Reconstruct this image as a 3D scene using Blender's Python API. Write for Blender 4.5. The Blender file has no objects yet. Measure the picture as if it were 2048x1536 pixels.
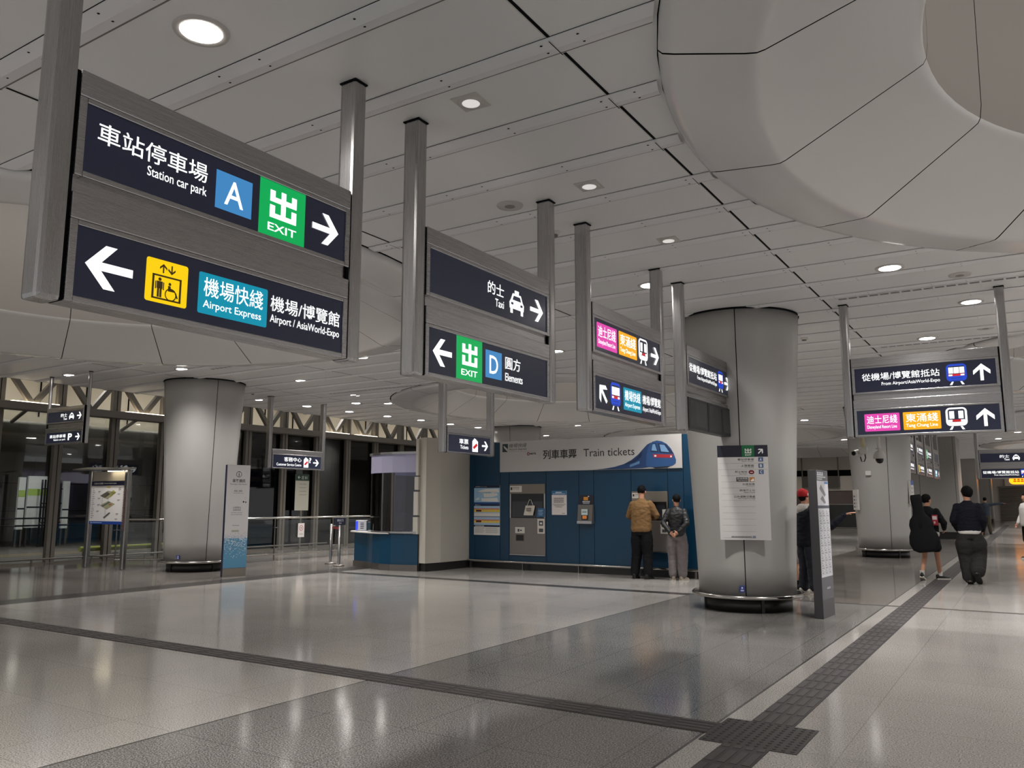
import bpy, bmesh, math, random
from mathutils import Vector, Matrix, noise
random.seed(7)
PI = math.pi
SC = bpy.context.scene
COL = SC.collection

# ------------------------------------------------------------------ camera
cam_data = bpy.data.cameras.new('camera')
cam_data.sensor_width = 36.0
cam_data.lens = 1625.0 / 2048.0 * 36.0
cam_data.clip_start, cam_data.clip_end = 0.05, 300
cam = bpy.data.objects.new('camera', cam_data)
COL.objects.link(cam)
cam.location = (0, 0, 1.45)
cam.rotation_euler = (math.radians(90 + 8.298), 0, math.radians(32.446))
SC.camera = cam

# ------------------------------------------------------------------ world, exposure
W = bpy.data.worlds.new('hall_ambient')
SC.world = W
W.use_nodes = True
W.node_tree.nodes['Background'].inputs[0].default_value = (0.43, 0.426, 0.425, 1)
W.node_tree.nodes['Background'].inputs[1].default_value = 1.0
SC.view_settings.view_transform = 'Standard'
SC.view_settings.look = 'None'
SC.view_settings.exposure = 0.30
SC.view_settings.gamma = 1.0
SC.view_settings.use_curve_mapping = False
SC.cycles.max_bounces = 6
SC.cycles.diffuse_bounces = 3
SC.cycles.glossy_bounces = 3
SC.cycles.transmission_bounces = 4
SC.cycles.transparent_max_bounces = 12
SC.cycles.caustics_reflective = False
SC.cycles.caustics_refractive = False
SC.cycles.sample_clamp_indirect = 4.0
SC.cycles.use_denoising = True

LAMP = 22.0           # radiance of a lit downlight lens seen from the side
SPOT = 360.0          # power of the downward beam of each downlight
DOME_LAMP = 4.5      # radiance of the big luminous disc at the top of each dome

# ------------------------------------------------------------------ materials
MATS = {}
def lin(c):
    return tuple((x / 255.0 / 12.92) if x / 255.0 <= 0.04045 else ((x / 255.0 + 0.055) / 1.055) ** 2.4 for x in c)

def pm(name, col, rough=0.5, metal=0.0, spec=0.5, emit=None, estr=0.0, bump=0.0, bscale=50.0, vary=0.0, vscale=4.0, coat=0.0, srgb=True):
    if name in MATS: return MATS[name]
    m = bpy.data.materials.new(name)
    m.use_nodes = True
    nt = m.node_tree
    p = nt.nodes['Principled BSDF']
    c = lin(col) if srgb else col
    p.inputs['Base Color'].default_value = (*c, 1)
    p.inputs['Roughness'].default_value = rough
    p.inputs['Metallic'].default_value = metal
    p.inputs['Specular IOR Level'].default_value = spec
    if coat: p.inputs['Coat Weight'].default_value = coat
    if emit is not None:
        e = lin(emit) if srgb else emit
        p.inputs['Emission Color'].default_value = (*e, 1)
        p.inputs['Emission Strength'].default_value = estr
    if vary:
        tc = nt.nodes.new('ShaderNodeTexCoord')
        n = nt.nodes.new('ShaderNodeTexNoise'); n.inputs['Scale'].default_value = vscale; n.inputs['Detail'].default_value = 4
        mx = nt.nodes.new('ShaderNodeMix'); mx.data_type = 'RGBA'
        mx.inputs['A'].default_value = (*[x * (1 - vary) for x in c], 1)
        mx.inputs['B'].default_value = (*[min(1, x * (1 + vary)) for x in c], 1)
        nt.links.new(tc.outputs['Object'], n.inputs['Vector'])
        nt.links.new(n.outputs['Fac'], mx.inputs['Factor'])
        nt.links.new(mx.outputs['Result'], p.inputs['Base Color'])
    if bump:
        tc = nt.nodes.new('ShaderNodeTexCoord')
        n = nt.nodes.new('ShaderNodeTexNoise'); n.inputs['Scale'].default_value = bscale; n.inputs['Detail'].default_value = 3
        b = nt.nodes.new('ShaderNodeBump'); b.inputs['Strength'].default_value = bump; b.inputs['Distance'].default_value = 0.01
        nt.links.new(tc.outputs['Object'], n.inputs['Vector'])
        nt.links.new(n.outputs['Fac'], b.inputs['Height'])
        nt.links.new(b.outputs['Normal'], p.inputs['Normal'])
    MATS[name] = m
    return m

def brushed(name, col, rough=0.3, axis='Z'):
    """brushed stainless steel: fine streaks stretched along one object axis"""
    if name in MATS: return MATS[name]
    m = bpy.data.materials.new(name); m.use_nodes = True
    nt = m.node_tree; p = nt.nodes['Principled BSDF']
    c = lin(col)
    p.inputs['Metallic'].default_value = 1.0
    tc = nt.nodes.new('ShaderNodeTexCoord')
    mp = nt.nodes.new('ShaderNodeMapping')
    mp.inputs['Scale'].default_value = {'Z': (520, 520, 2), 'X': (2, 520, 520)}[axis]
    n = nt.nodes.new('ShaderNodeTexNoise'); n.inputs['Scale'].default_value = 1.0; n.inputs['Detail'].default_value = 2
    mr = nt.nodes.new('ShaderNodeMapRange')
    mr.inputs['To Min'].default_value = rough - 0.04; mr.inputs['To Max'].default_value = rough + 0.05
    mx = nt.nodes.new('ShaderNodeMix'); mx.data_type = 'RGBA'
    mx.inputs['A'].default_value = (*[x * 0.95 for x in c], 1); mx.inputs['B'].default_value = (*[x * 1.04 for x in c], 1)
    nt.links.new(tc.outputs['Object'], mp.inputs['Vector']); nt.links.new(mp.outputs['Vector'], n.inputs['Vector'])
    nt.links.new(n.outputs['Fac'], mr.inputs['Value']); nt.links.new(mr.outputs['Result'], p.inputs['Roughness'])
    nt.links.new(n.outputs['Fac'], mx.inputs['Factor']); nt.links.new(mx.outputs['Result'], p.inputs['Base Color'])
    MATS[name] = m
    return m

def granite(name, base, dark, light, scale=260.0, rough=0.16, tile=(1.0, 1.0), joint=0.5, joint_w=0.006):
    """polished speckled granite with thin tile joints"""
    m = bpy.data.materials.new(name); m.use_nodes = True
    nt = m.node_tree; p = nt.nodes['Principled BSDF']; L = nt.links.new
    tc = nt.nodes.new('ShaderNodeTexCoord')
    n1 = nt.nodes.new('ShaderNodeTexNoise'); n1.inputs['Scale'].default_value = scale; n1.inputs['Detail'].default_value = 2; n1.inputs['Roughness'].default_value = 0.7
    L(tc.outputs['Object'], n1.inputs['Vector'])
    r = nt.nodes.new('ShaderNodeValToRGB'); e = r.color_ramp.elements
    e[0].position = 0.34; e[0].color = (*lin(dark), 1)
    e[1].position = 0.68; e[1].color = (*lin(light), 1)
    k = r.color_ramp.elements.new(0.47); k.color = (*lin(base), 1)
    L(n1.outputs['Fac'], r.inputs['Fac'])
    n2 = nt.nodes.new('ShaderNodeTexNoise'); n2.inputs['Scale'].default_value = 0.9; n2.inputs['Detail'].default_value = 3
    L(tc.outputs['Object'], n2.inputs['Vector'])
    mr = nt.nodes.new('ShaderNodeMapRange'); mr.inputs['To Min'].default_value = 0.86; mr.inputs['To Max'].default_value = 1.14
    L(n2.outputs['Fac'], mr.inputs['Value'])
    br = nt.nodes.new('ShaderNodeTexBrick')
    br.offset = 0.0
    br.inputs['Color1'].default_value = (1, 1, 1, 1); br.inputs['Color2'].default_value = (0.93, 0.93, 0.93, 1)
    br.inputs['Mortar'].default_value = (joint, joint, joint, 1)
    br.inputs['Scale'].default_value = 1.0
    br.inputs['Mortar Size'].default_value = joint_w
    br.inputs['Brick Width'].default_value = tile[0]; br.inputs['Row Height'].default_value = tile[1]
    L(tc.outputs['Object'], br.inputs['Vector'])
    m1 = nt.nodes.new('ShaderNodeMix'); m1.data_type = 'RGBA'; m1.blend_type = 'MULTIPLY'; m1.inputs['Factor'].default_value = 1
    L(r.outputs['Color'], m1.inputs['A']); L(br.outputs['Color'], m1.inputs['B'])
    m2 = nt.nodes.new('ShaderNodeMix'); m2.data_type = 'RGBA'; m2.blend_type = 'MULTIPLY'; m2.inputs['Factor'].default_value = 1
    L(m1.outputs['Result'], m2.inputs['A']); L(mr.outputs['Result'], m2.inputs['B'])
    L(m2.outputs['Result'], p.inputs['Base Color'])
    rr = nt.nodes.new('ShaderNodeMapRange'); rr.inputs['To Min'].default_value = rough - 0.04; rr.inputs['To Max'].default_value = rough + 0.06
    L(n2.outputs['Fac'], rr.inputs['Value']); L(rr.outputs['Result'], p.inputs['Roughness'])
    p.inputs['Specular IOR Level'].default_value = 0.38
    MATS[name] = m
    return m

def glass(name, tint=(0.78, 0.80, 0.80), refl=1.0, rough=0.02):
    m = bpy.data.materials.new(name); m.use_nodes = True
    nt = m.node_tree; nt.nodes.clear(); L = nt.links.new
    out = nt.nodes.new('ShaderNodeOutputMaterial')
    tr = nt.nodes.new('ShaderNodeBsdfTransparent'); tr.inputs[0].default_value = (*tint, 1)
    gl = nt.nodes.new('ShaderNodeBsdfGlossy'); gl.inputs['Roughness'].default_value = rough
    gl.inputs['Color'].default_value = (refl, refl, refl, 1)
    fr = nt.nodes.new('ShaderNodeFresnel'); fr.inputs['IOR'].default_value = 1.58
    mx = nt.nodes.new('ShaderNodeMixShader')
    L(fr.outputs[0], mx.inputs[0]); L(tr.outputs[0], mx.inputs[1]); L(gl.outputs[0], mx.inputs[2]); L(mx.outputs[0], out.inputs[0])
    MATS[name] = m
    return m

def lit(col, strength=1.0):
    """backlit print colour"""
    n = 'lit_%d_%d_%d_%d' % (*col, int(strength * 100))
    k = 1.0 if min(col) > 240 or strength > 3 else 0.68
    return pm(n, tuple(int(c * 0.35) for c in col), 0.35, emit=col, estr=strength * k)
def ink(col, rough=0.45):
    return pm('print_%d_%d_%d' % tuple(col), col, rough)

CEIL = pm('ceiling_panel_paint', (228, 228, 228), 0.33, spec=0.45, bump=0.03, bscale=120)
CEIL_D = pm('ceiling_batten_paint', (228, 228, 230), 0.42, spec=0.4)
DOME = pm('dome_panel_paint', (219, 218, 217), 0.20, spec=0.55)
DARK = pm('dark_gap', (14, 15, 20), 0.8, spec=0.1)
STEEL = brushed('brushed_steel_upright', (174, 172, 171), 0.27, 'Z')
STEELX = brushed('brushed_steel_level', (178, 176, 176), 0.27, 'X')
CHROME = pm('polished_steel', (190, 186, 182), 0.16, metal=1.0)
DKSTEEL = pm('dull_steel', (120, 115, 110), 0.42, metal=0.9)
BLACK = pm('black_plastic', (18, 18, 20), 0.4)
RUBBER = pm('black_rubber', (16, 16, 17), 0.7, spec=0.2)
WHITE = pm('white_paint', (215, 212, 206), 0.45)
CREAM = pm('cream_cladding', (205, 197, 178), 0.55)
GLASS = glass('clear_glass', (0.86, 0.88, 0.88))
BGLASS = glass('clear_balustrade_glass', (0.86, 0.89, 0.88))

# ------------------------------------------------------------------ mesh helpers
class MB:
    """collects shapes, then links them as ONE mesh object"""
    def __init__(self): self.v = []; self.f = []; self.mi = []; self.sm = []
    def add(self, verts, faces, mi=0, smooth=False):
        b = len(self.v)
        self.v.extend([tuple(x) for x in verts])
        for f in faces:
            self.f.append([i + b for i in f]); self.mi.append(mi); self.sm.append(smooth)
        return self
    def box(self, x0, x1, y0, y1, z0, z1, mi=0):
        return self.add([(x0,y0,z0),(x1,y0,z0),(x1,y1,z0),(x0,y1,z0),(x0,y0,z1),(x1,y0,z1),(x1,y1,z1),(x0,y1,z1)],
            [(0,3,2,1),(4,5,6,7),(0,1,5,4),(1,2,6,5),(2,3,7,6),(3,0,4,7)], mi)
    def rbox(self, x0, x1, y0, y1, z0, z1, b=0.008, mi=0):
        """box with bevelled edges"""
        bm = bmesh.new()
        bmesh.ops.create_cube(bm, size=1.0)
        for v in bm.verts:
            v.co = Vector(((x0 if v.co.x < 0 else x1), (y0 if v.co.y < 0 else y1), (z0 if v.co.z < 0 else z1)))
        b = min(b, 0.45 * min(x1 - x0, y1 - y0, z1 - z0))
        bmesh.ops.bevel(bm, geom=bm.edges[:], offset=b, segments=2, affect='EDGES', profile=0.6)
        return self.bm(bm, mi)
    def bm(self, bm, mi=0, smooth=False):
        bm.verts.index_update()
        self.add([v.co for v in bm.verts], [[v.index for v in f.verts] for f in bm.faces], mi, smooth)
        bm.free()
        return self
    def quad(self, a, b, c, d, mi=0): return self.add([a, b, c, d], [(0, 1, 2, 3)], mi)
    def prism(self, pts, y0, y1, mi=0):
        """polygon in the XZ plane (front faces -Y) pulled from y0 (front) to y1 (back)"""
        n = len(pts)
        vs = [(x, y0, z) for x, z in pts] + [(x, y1, z) for x, z in pts]
        fs = [tuple(range(n)), tuple(range(2 * n - 1, n - 1, -1))]
        fs += [(i, i + n, (i + 1) % n + n, (i + 1) % n) for i in range(n)]
        return self.add(vs, fs, mi)
    def prism_z(self, pts, z0, z1, mi=0, smooth=False):
        n = len(pts)
        vs = [(x, y, z0) for x, y in pts] + [(x, y, z1) for x, y in pts]
        self.add(vs, [tuple(range(n - 1, -1, -1)), tuple(range(n, 2 * n))], mi)
        return self.add(vs, [(i, (i + 1) % n, (i + 1) % n + n, i + n) for i in range(n)], mi, smooth)
    def tube(self, path, r, n=10, mi=0, cap=True):
        path = [Vector(p) for p in path]
        rr = r if isinstance(r, (list, tuple)) else [r] * len(path)
        rings = []; up = None
        for i, p in enumerate(path):
            t = (path[min(i + 1, len(path) - 1)] - path[max(i - 1, 0)]).normalized()
            if up is None: up = Vector((0, 0, 1)) if abs(t.z) < 0.9 else Vector((1, 0, 0))
            a = t.cross(up).normalized(); b = a.cross(t).normalized(); up = b
            rings.append([p + rr[i] * (math.cos(2 * PI * k / n) * a + math.sin(2 * PI * k / n) * b) for k in range(n)])
        vs = [v for rg in rings for v in rg]; fs = []
        for i in range(len(rings) - 1):
            for k in range(n): fs.append((i * n + k, i * n + (k + 1) % n, (i + 1) * n + (k + 1) % n, (i + 1) * n + k))
        self.add(vs, fs, mi, True)
        if cap:
            self.add(rings[0], [tuple(range(n - 1, -1, -1))], mi); self.add(rings[-1], [tuple(range(n))], mi)
        return self
    def lathe(self, prof, c=(0, 0, 0), n=48, a0=0.0, a1=2 * PI, mi=0, smooth=True):
        full = abs(a1 - a0 - 2 * PI) < 1e-6
        m = n if full else n + 1
        vs = []
        for r, z in prof:
            for k in range(m):
                a = a0 + (a1 - a0) * k / n
                vs.append((c[0] + r * math.cos(a), c[1] + r * math.sin(a), c[2] + z))
        fs = []
        for i in range(len(prof) - 1):
            for k in range(n):
                k2 = (k + 1) % m
                fs.append((i * m + k, i * m + k2, (i + 1) * m + k2, (i + 1) * m + k))
        return self.add(vs, fs, mi, smooth)
    def disc(self, c, r, n=32, mi=0, up=True):
        vs = [(c[0] + r * math.cos(2 * PI * k / n), c[1] + r * math.sin(2 * PI * k / n), c[2]) for k in range(n)]
        return self.add(vs, [tuple(range(n)) if up else tuple(range(n - 1, -1, -1))], mi)
    def build(self, name, mats, parent=None, loc=None, rotz=None):
        me = bpy.data.meshes.new(name)
        me.from_pydata(self.v, [], self.f)
        for m in (mats if isinstance(mats, (list, tuple)) else [mats]): me.materials.append(m)
        for p, mi, s in zip(me.polygons, self.mi, self.sm):
            p.material_index = mi; p.use_smooth = s
        me.update()
        o = bpy.data.objects.new(name, me); COL.objects.link(o)
        if parent: o.parent = parent
        if loc: o.location = loc
        if rotz: o.rotation_euler.z = rotz
        return o

def thing(name, label, cat, loc=(0, 0, 0), rotz=0.0, group=None):
    o = bpy.data.objects.new(name, None); COL.objects.link(o)
    o.location = loc; o.rotation_euler.z = rotz; o.empty_display_size = 0.1
    o['label'] = label; o['category'] = cat
    if group: o['group'] = group
    return o
def tag(o, label, cat, group=None):
    o['label'] = label; o['category'] = cat
    if group: o['group'] = group
    return o
def struct(o):
    o['kind'] = 'structure'; return o
def copy_tree(o, parent=None):
    c = o.copy(); COL.objects.link(c)
    if parent: c.parent = parent
    for ch in list(o.children): copy_tree(ch, c)
    return c

_fc = {}
def glyphs(s, bold=0.0, shear=0.0):
    key = (s, bold, shear)
    if key in _fc: return _fc[key]
    cu = bpy.data.curves.new('lettering', 'FONT'); cu.body = s; cu.resolution_u = 3; cu.offset = bold; cu.shear = shear
    cu.fill_mode = 'FRONT'
    o = bpy.data.objects.new('lettering', cu)
    m = o.to_mesh()
    vs = [(v.co.x, v.co.y) for v in m.vertices]; fs = [tuple(p.vertices) for p in m.polygons]
    o.to_mesh_clear(); bpy.data.objects.remove(o); bpy.data.curves.remove(cu)
    xs = [v[0] for v in vs]; ys = [v[1] for v in vs]
    _fc[key] = (vs, fs, min(xs), max(xs), min(ys), max(ys))
    return _fc[key]

def beam(parent, power=None, size=142, z=-.03, r=.11):
    l = bpy.data.lights.new('beam', 'SPOT'); l.energy = SPOT if power is None else power; l.color = (1.0, .975, .945)
    l.spot_size = math.radians(size); l.spot_blend = 1.0; l.shadow_soft_size = r
    o = bpy.data.objects.new('beam', l); COL.objects.link(o); o.parent = parent; o.location = (0, 0, z)
    return o

class Sheet:
    """flat prints laid on a board whose front faces -Y; y0 is the board's front"""
    def __init__(self, parent, y0, x0=0.0, z0=0.0, w=1.0, h=1.0, lit=0.0, step=0.0009):
        self.p = parent; self.y = y0; self.step = step; self.k = 1
        self.x0, self.z0, self.w, self.h, self.lit = x0, z0, w, h, lit
        self.parts = {}; self.order = []
    def X(self, u): return self.x0 + u * self.w
    def Z(self, v): return self.z0 + v * self.h
    def mb(self, name, col, s=None):
        key = (name, tuple(col), self.k if s is None else s)
        if key not in self.parts: self.parts[key] = MB(); self.order.append(key)
        return self.parts[key]
    def layer(self): self.k += 1; return self
    def _y(self): return self.y - self.step * self.k
    def poly(self, name, col, pts):
        y = self._y()
        n = len(pts)
        a = sum(pts[i][0] * pts[(i + 1) % n][1] - pts[(i + 1) % n][0] * pts[i][1] for i in range(n))
        if a < 0: pts = pts[::-1]
        self.mb(name, col).add([(self.X(u), y, self.Z(v)) for u, v in pts], [tuple(range(n))])
        return self
    def rect(self, name, col, a, b, c, d): return self.poly(name, col, [(a, b), (c, b), (c, d), (a, d)])
    def rrect(self, name, col, a, b, c, d, r=0.12):
        rx = r * min((c - a) * self.w, (d - b) * self.h) / self.w; rz = rx * self.w / self.h
        pts = []
        for cx, cz, t in ((c - rx, d - rz, 0), (a + rx, d - rz, 90), (a + rx, b + rz, 180), (c - rx, b + rz, 270)):
            for q in range(5):
                t2 = math.radians(t + q * 22.5); pts.append((cx + rx * math.cos(t2), cz + rz * math.sin(t2)))
        return self.poly(name, col, pts)
    def circ(self, name, col, u, v, r, n=20, e=1.0):
        """r in metres"""
        return self.poly(name, col, [(u + r / self.w * math.cos(2 * PI * k / n), v + e * r / self.h * math.sin(2 * PI * k / n)) for k in range(n)])
    def ring(self, name, col, u, v, r0, r1, n=24):
        y = self._y(); vs = []
        for r in (r0, r1):
            vs += [(self.X(u) + r * math.cos(2 * PI * k / n), y, self.Z(v) + r * math.sin(2 * PI * k / n)) for k in range(n)]
        self.mb(name, col).add(vs, [(k, (k + 1) % n, (k + 1) % n + n, k + n)[::-1] for k in range(n)])
        return self
    def text(self, name, col, s, a, b, c, d, bold=0.0, shear=0.0):
        vs, fs, x0, x1, y0, y1 = glyphs(s, bold, shear)
        y = self._y()
        q = [(self.X(a + (c - a) * (x - x0) / (x1 - x0)), y, self.Z(b + (d - b) * (z - y0) / (y1 - y0))) for x, z in vs]
        self.mb(name, col).add(q, fs)
        return self
    def tline(self, name, col, s, u, v, hm, align='l', bold=0.0, maxw=None):
        """one line of text, cap height hm metres; u, v give the anchor on the base line"""
        vs, fs, x0, x1, y0, y1 = glyphs(s, bold)
        k = hm / 0.75; wd = (x1 - x0) * k; sx = 1.0
        if maxw and wd > maxw: sx = maxw / wd; wd = maxw
        ox = self.X(u) - (0 if align == 'l' else wd / 2 if align == 'c' else wd)
        y = self._y()
        self.mb(name, col).add([(ox + (x - x0) * k * sx, y, self.Z(v) + z * k) for x, z in vs], fs)
        return self
    def blocks(self, name, col, a, b, c, d, n):
        """a line too small to read: a row of character-sized marks"""
        w = (c - a) / n
        for i in range(n):
            self.rect(name, col, a + w * (i + .08), b, a + w * (i + .88), b + (d - b) * .42)
            self.rect(name, col, a + w * (i + .2), b + (d - b) * .55, a + w * (i + .8), d)
        return self
    def arrow(self, name, col, u, v, size, ang):
        """shaft-and-chevron arrow, size in metres, ang 0 = right, 90 = up"""
        P = [(.5, 0), (.1, .44), (-.14, .44), (.17, .085), (-.5, .085), (-.5, -.085), (.17, -.085), (-.14, -.44), (.1, -.44)]
        ca, sa = math.cos(math.radians(ang)), math.sin(math.radians(ang))
        y = self._y()
        q = [(self.X(u) + size * (x * ca - z * sa), y, self.Z(v) + size * (x * sa + z * ca)) for x, z in P]
        self.mb(name, col).add(q, [(0, 1, 2, 3), (0, 3, 6), (0, 6, 7, 8), (3, 4, 5, 6)])
        return self
    def exit_mark(self, name, col, a, b, c, d):
        f = lambda r: self.rect(name, col, a + (c - a) * r[0], b + (d - b) * r[1], a + (c - a) * r[2], b + (d - b) * r[3])
        for r in ((0, .56, .19, .96), (.81, .56, 1, .96), (.19, .56, .41, .74), (.59, .56, .81, .74), (.41, .17, .59, 1.0),
                  (0, 0, .19, .44), (.81, 0, 1, .44), (.19, 0, .81, .17)): f(r)
        return self
    def flush(self):
        res = []
        for key in self.order:
            name, col, k = key
            mat = lit(col, self.lit) if self.lit else ink(col)
            res.append(self.parts[key].build(name, mat, self.p))
        self.parts = {}; self.order = []
        return res
# ================================================================== SETTING
ZC = 4.10
G_LIGHT = granite('light_granite', (168, 163, 158), (106, 102, 99), (212, 207, 202), 105, 0.105, (1.06, 0.86), 0.72, 0.004)
G_DARK = granite('dark_granite', (112, 110, 107), (58, 57, 56), (184, 180, 176), 100, 0.105, (0.71, 0.86), 0.62, 0.005)
G_BROWN = granite('brown_granite', (118, 112, 107), (78, 74, 71), (150, 144, 139), 100, 0.09, (1.06, 0.86), 0.7, 0.004)
G_STRIPE = granite('stripe_granite', (62, 59, 58), (44, 42, 41), (90, 87, 84), 220, 0.2, (0.9, 5), 0.7, 0.004)
G_WALL = granite('wall_granite', (150, 147, 143), (108, 106, 103), (180, 177, 172), 60, 0.35, (1.3, 0.62), 0.35, 0.012)

fl = MB()
def fq(x0, x1, y0, y1, mi, z=0.0): fl.quad((x0, y0, z), (x1, y0, z), (x1, y1, z), (x0, y1, z), mi)
Y0, Y1 = -4.0, 78.0
fq(-1.88, 10, Y0, Y1, 0)                 # light field on the right
fq(-4.74, -1.90, Y0, 12.80, 1)           # dark band down the middle
fq(-1.90, -1.88, Y0, Y1, 3)
fq(-4.76, -4.74, Y0, 12.80, 3)
fq(-12.55, -4.76, Y0, 12.62, 0)
fq(-12.55, -4.76, 12.62, 12.80, 3)
fq(-12.55, -4.74, 12.90, Y1, 0); fq(-4.74, -1.90, 12.90, Y1, 2)
fq(-12.55, -1.90, 12.80, 12.90, 3)
fq(-13.15, -12.55, Y0, Y1, 3); fq(-12.59, -12.55, Y0, Y1, 2, 0.0008)
fq(-13.25, -13.15, Y0, Y1, 2)
fq(-20.2, -13.25, Y0, Y1, 2)
fq(-1.88, 10, 12.82, 12.94, 4, 0.001)    # metal movement joint
fq(-1.90, -1.88, 12.82, 12.94, 4, 0.001)
floor = struct(fl.build('floor', [G_LIGHT, G_DARK, G_BROWN, G_STRIPE, DKSTEEL]))

# ------------------------------------------------------------------ ceiling with round openings
DR, HR = 4.79, 4.82
DOMES = [(2.81, 5.93), (-10.5, 6.0), (-10.12, 18.95), (2.81, 18.8), (-10.12, 31.75), (2.81, 31.6), (-10.12, 44.5), (2.81, 44.4), (-10.12, 57.3), (2.81, 57.2), (-10.12, 70.1), (2.81, 70.0)]
XB = [-18.35, -3.77, 8.6]; YB = [-3.5, 12.45, 25.25, 38.05, 50.85, 63.65, 78.0]
ce = MB()
for cx, cy in DOMES:
    x0, x1 = (XB[0], XB[1]) if cx < -3.77 else (XB[1], XB[2])
    j = max(i for i in range(len(YB) - 1) if YB[i] < cy); y0, y1 = YB[j], YB[j + 1]
    angs = [2 * PI * k / 72 for k in range(72)] + [math.atan2(yy - cy, xx - cx) % (2 * PI) for xx in (x0, x1) for yy in (y0, y1)]
    angs = sorted(set(angs)); inn = []; outr = []
    for a in angs:
        ca, sa = math.cos(a), math.sin(a)
        t = min([(x1 - cx) / ca if ca > 1e-9 else 1e9, (x0 - cx) / ca if ca < -1e-9 else 1e9, (y1 - cy) / sa if sa > 1e-9 else 1e9, (y0 - cy) / sa if sa < -1e-9 else 1e9])
        hr = 4.798 if cx > 0 and cy < 10 else HR; inn.append((cx + hr * ca, cy + hr * sa, ZC)); outr.append((cx + t * ca, cy + t * sa, ZC))
    n = len(angs)
    ce.add(inn + outr, [(k, (k + 1) % n, n + (k + 1) % n, n + k)[::-1] for k in range(n)], 0)
    ce.lathe([(hr, ZC), (hr, ZC + 0.3)], (cx, cy, 0), 72, mi=2)
def spans(ya, yb, lo=-18.35, hi=8.6, R=HR):
    """pieces of the strip ya..yb that miss the round openings: (left x at ya, at yb, right x at ya, at yb)"""
    cuts = []
    for cx, cy in DOMES:
        if max(abs(ya - cy), abs(yb - cy)) < R:
            ha, hb = math.sqrt(R * R - (ya - cy) ** 2), math.sqrt(R * R - (yb - cy) ** 2)
            cuts.append((cx, ha, hb))
    cuts.sort(); res = []; la = lb = lo
    for cx, ha, hb in cuts:
        res.append((la, lb, cx - ha, cx - hb)); la, lb = cx + ha, cx + hb
    res.append((la, lb, hi, hi))
    return res
def strip(ya, za, yb, zb, mi):
    for la, lb, ra, rb in spans(ya, yb): ce.quad((la, ya, za), (lb, yb, zb), (rb, yb, zb), (ra, ya, za), mi)
def inside(x, y, m=0.0): return any((x - cx) ** 2 + (y - cy) ** 2 < (HR + m) ** 2 for cx, cy in DOMES)
SEAMS = [-2.15 - 3.24 * i for i in range(-6, 6)]
bands = [3.945 + 0.785 * k for k in range(-13, 94)]
for k, yb in enumerate(bands):
    far = yb > 24
    ya = yb - 0.17
    strip(ya - 0.006, ZC - 0.001, ya, ZC - 0.001, 2)
    strip(ya, ZC - 0.010, ya + 0.085, ZC - 0.026, 1)
    strip(ya + 0.085, ZC - 0.026, yb, ZC - 0.006, 1)
    strip(ya, ZC, ya, ZC - 0.010, 1)
    strip(yb, ZC - 0.001, yb + 0.016, ZC - 0.001, 3)
    if far: continue
    for sx in SEAMS:
        if not inside(sx, ya + 0.1, 0.06) and not inside(sx, yb + 0.6, 0.06):
            ce.quad((sx - .011, yb + .02, ZC - .0012), (sx - .011, yb + .785 - .17, ZC - .0012), (sx + .011, yb + .785 - .17, ZC - .0012), (sx + .011, yb + .02, ZC - .0012), 2)
            ce.quad((sx - .02, yb + .02, ZC - .001), (sx - .02, yb + .785 - .17, ZC - .001), (sx - .011, yb + .785 - .17, ZC - .001), (sx - .011, yb + .02, ZC - .001), 4)
            ce.quad((sx - .003, ya, ZC - .0265), (sx - .003, yb, ZC - .0265), (sx + .003, yb, ZC - .0265), (sx + .003, ya, ZC - .0265), 2)
    if yb < 14:
        for sx in SEAMS:
            for dx in (-0.80, -0.07, 0.17, 0.58, -1.57, 1.3):
                x = sx + dx
                if not inside(x, yb - 0.08, 0.1):
                    for dy, dz in ((0.035, 0.0166), (0.115, 0.019)): ce.disc((x, ya + dy, ZC - dz - 0.001), 0.009, 8, 2, up=False)
# linear air slots
for y, xa, xb in ((11.02, -1.95, 1.6), (14.9, -2.0, 3.0), (10.25, -13.6, -8.2), (14.2, -14.3, -11.0), (17.3, -2.0, 2.0)):
    ce.quad((xa, y - .045, ZC - .028), (xa, y + .03, ZC - .028), (xb, y + .03, ZC - .028), (xb, y - .045, ZC - .028), 1)
    x = xa
    while x < xb:
        if not inside(x, y, .1) and not inside(x + .1, y, .1):
            for d in (-.032, .006): ce.quad((x, y + d, ZC - .029), (x, y + d + .022, ZC - .029), (x + .10, y + d + .022, ZC - .029), (x + .10, y + d, ZC - .029), 2)
        x += 0.125
# slab edge above the glazed front
ce.quad((-18.35, Y0, ZC), (-18.35, Y1, ZC), (-18.35, Y1, ZC + .35), (-18.35, Y0, ZC + .35), 4)
ceiling = struct(ce.build('ceiling', [CEIL, CEIL_D, DARK, pm('batten_shadow_gap', (120, 116, 112), 0.6), pm('ceiling_edge_trim', (205, 203, 199), 0.4)]))

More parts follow.
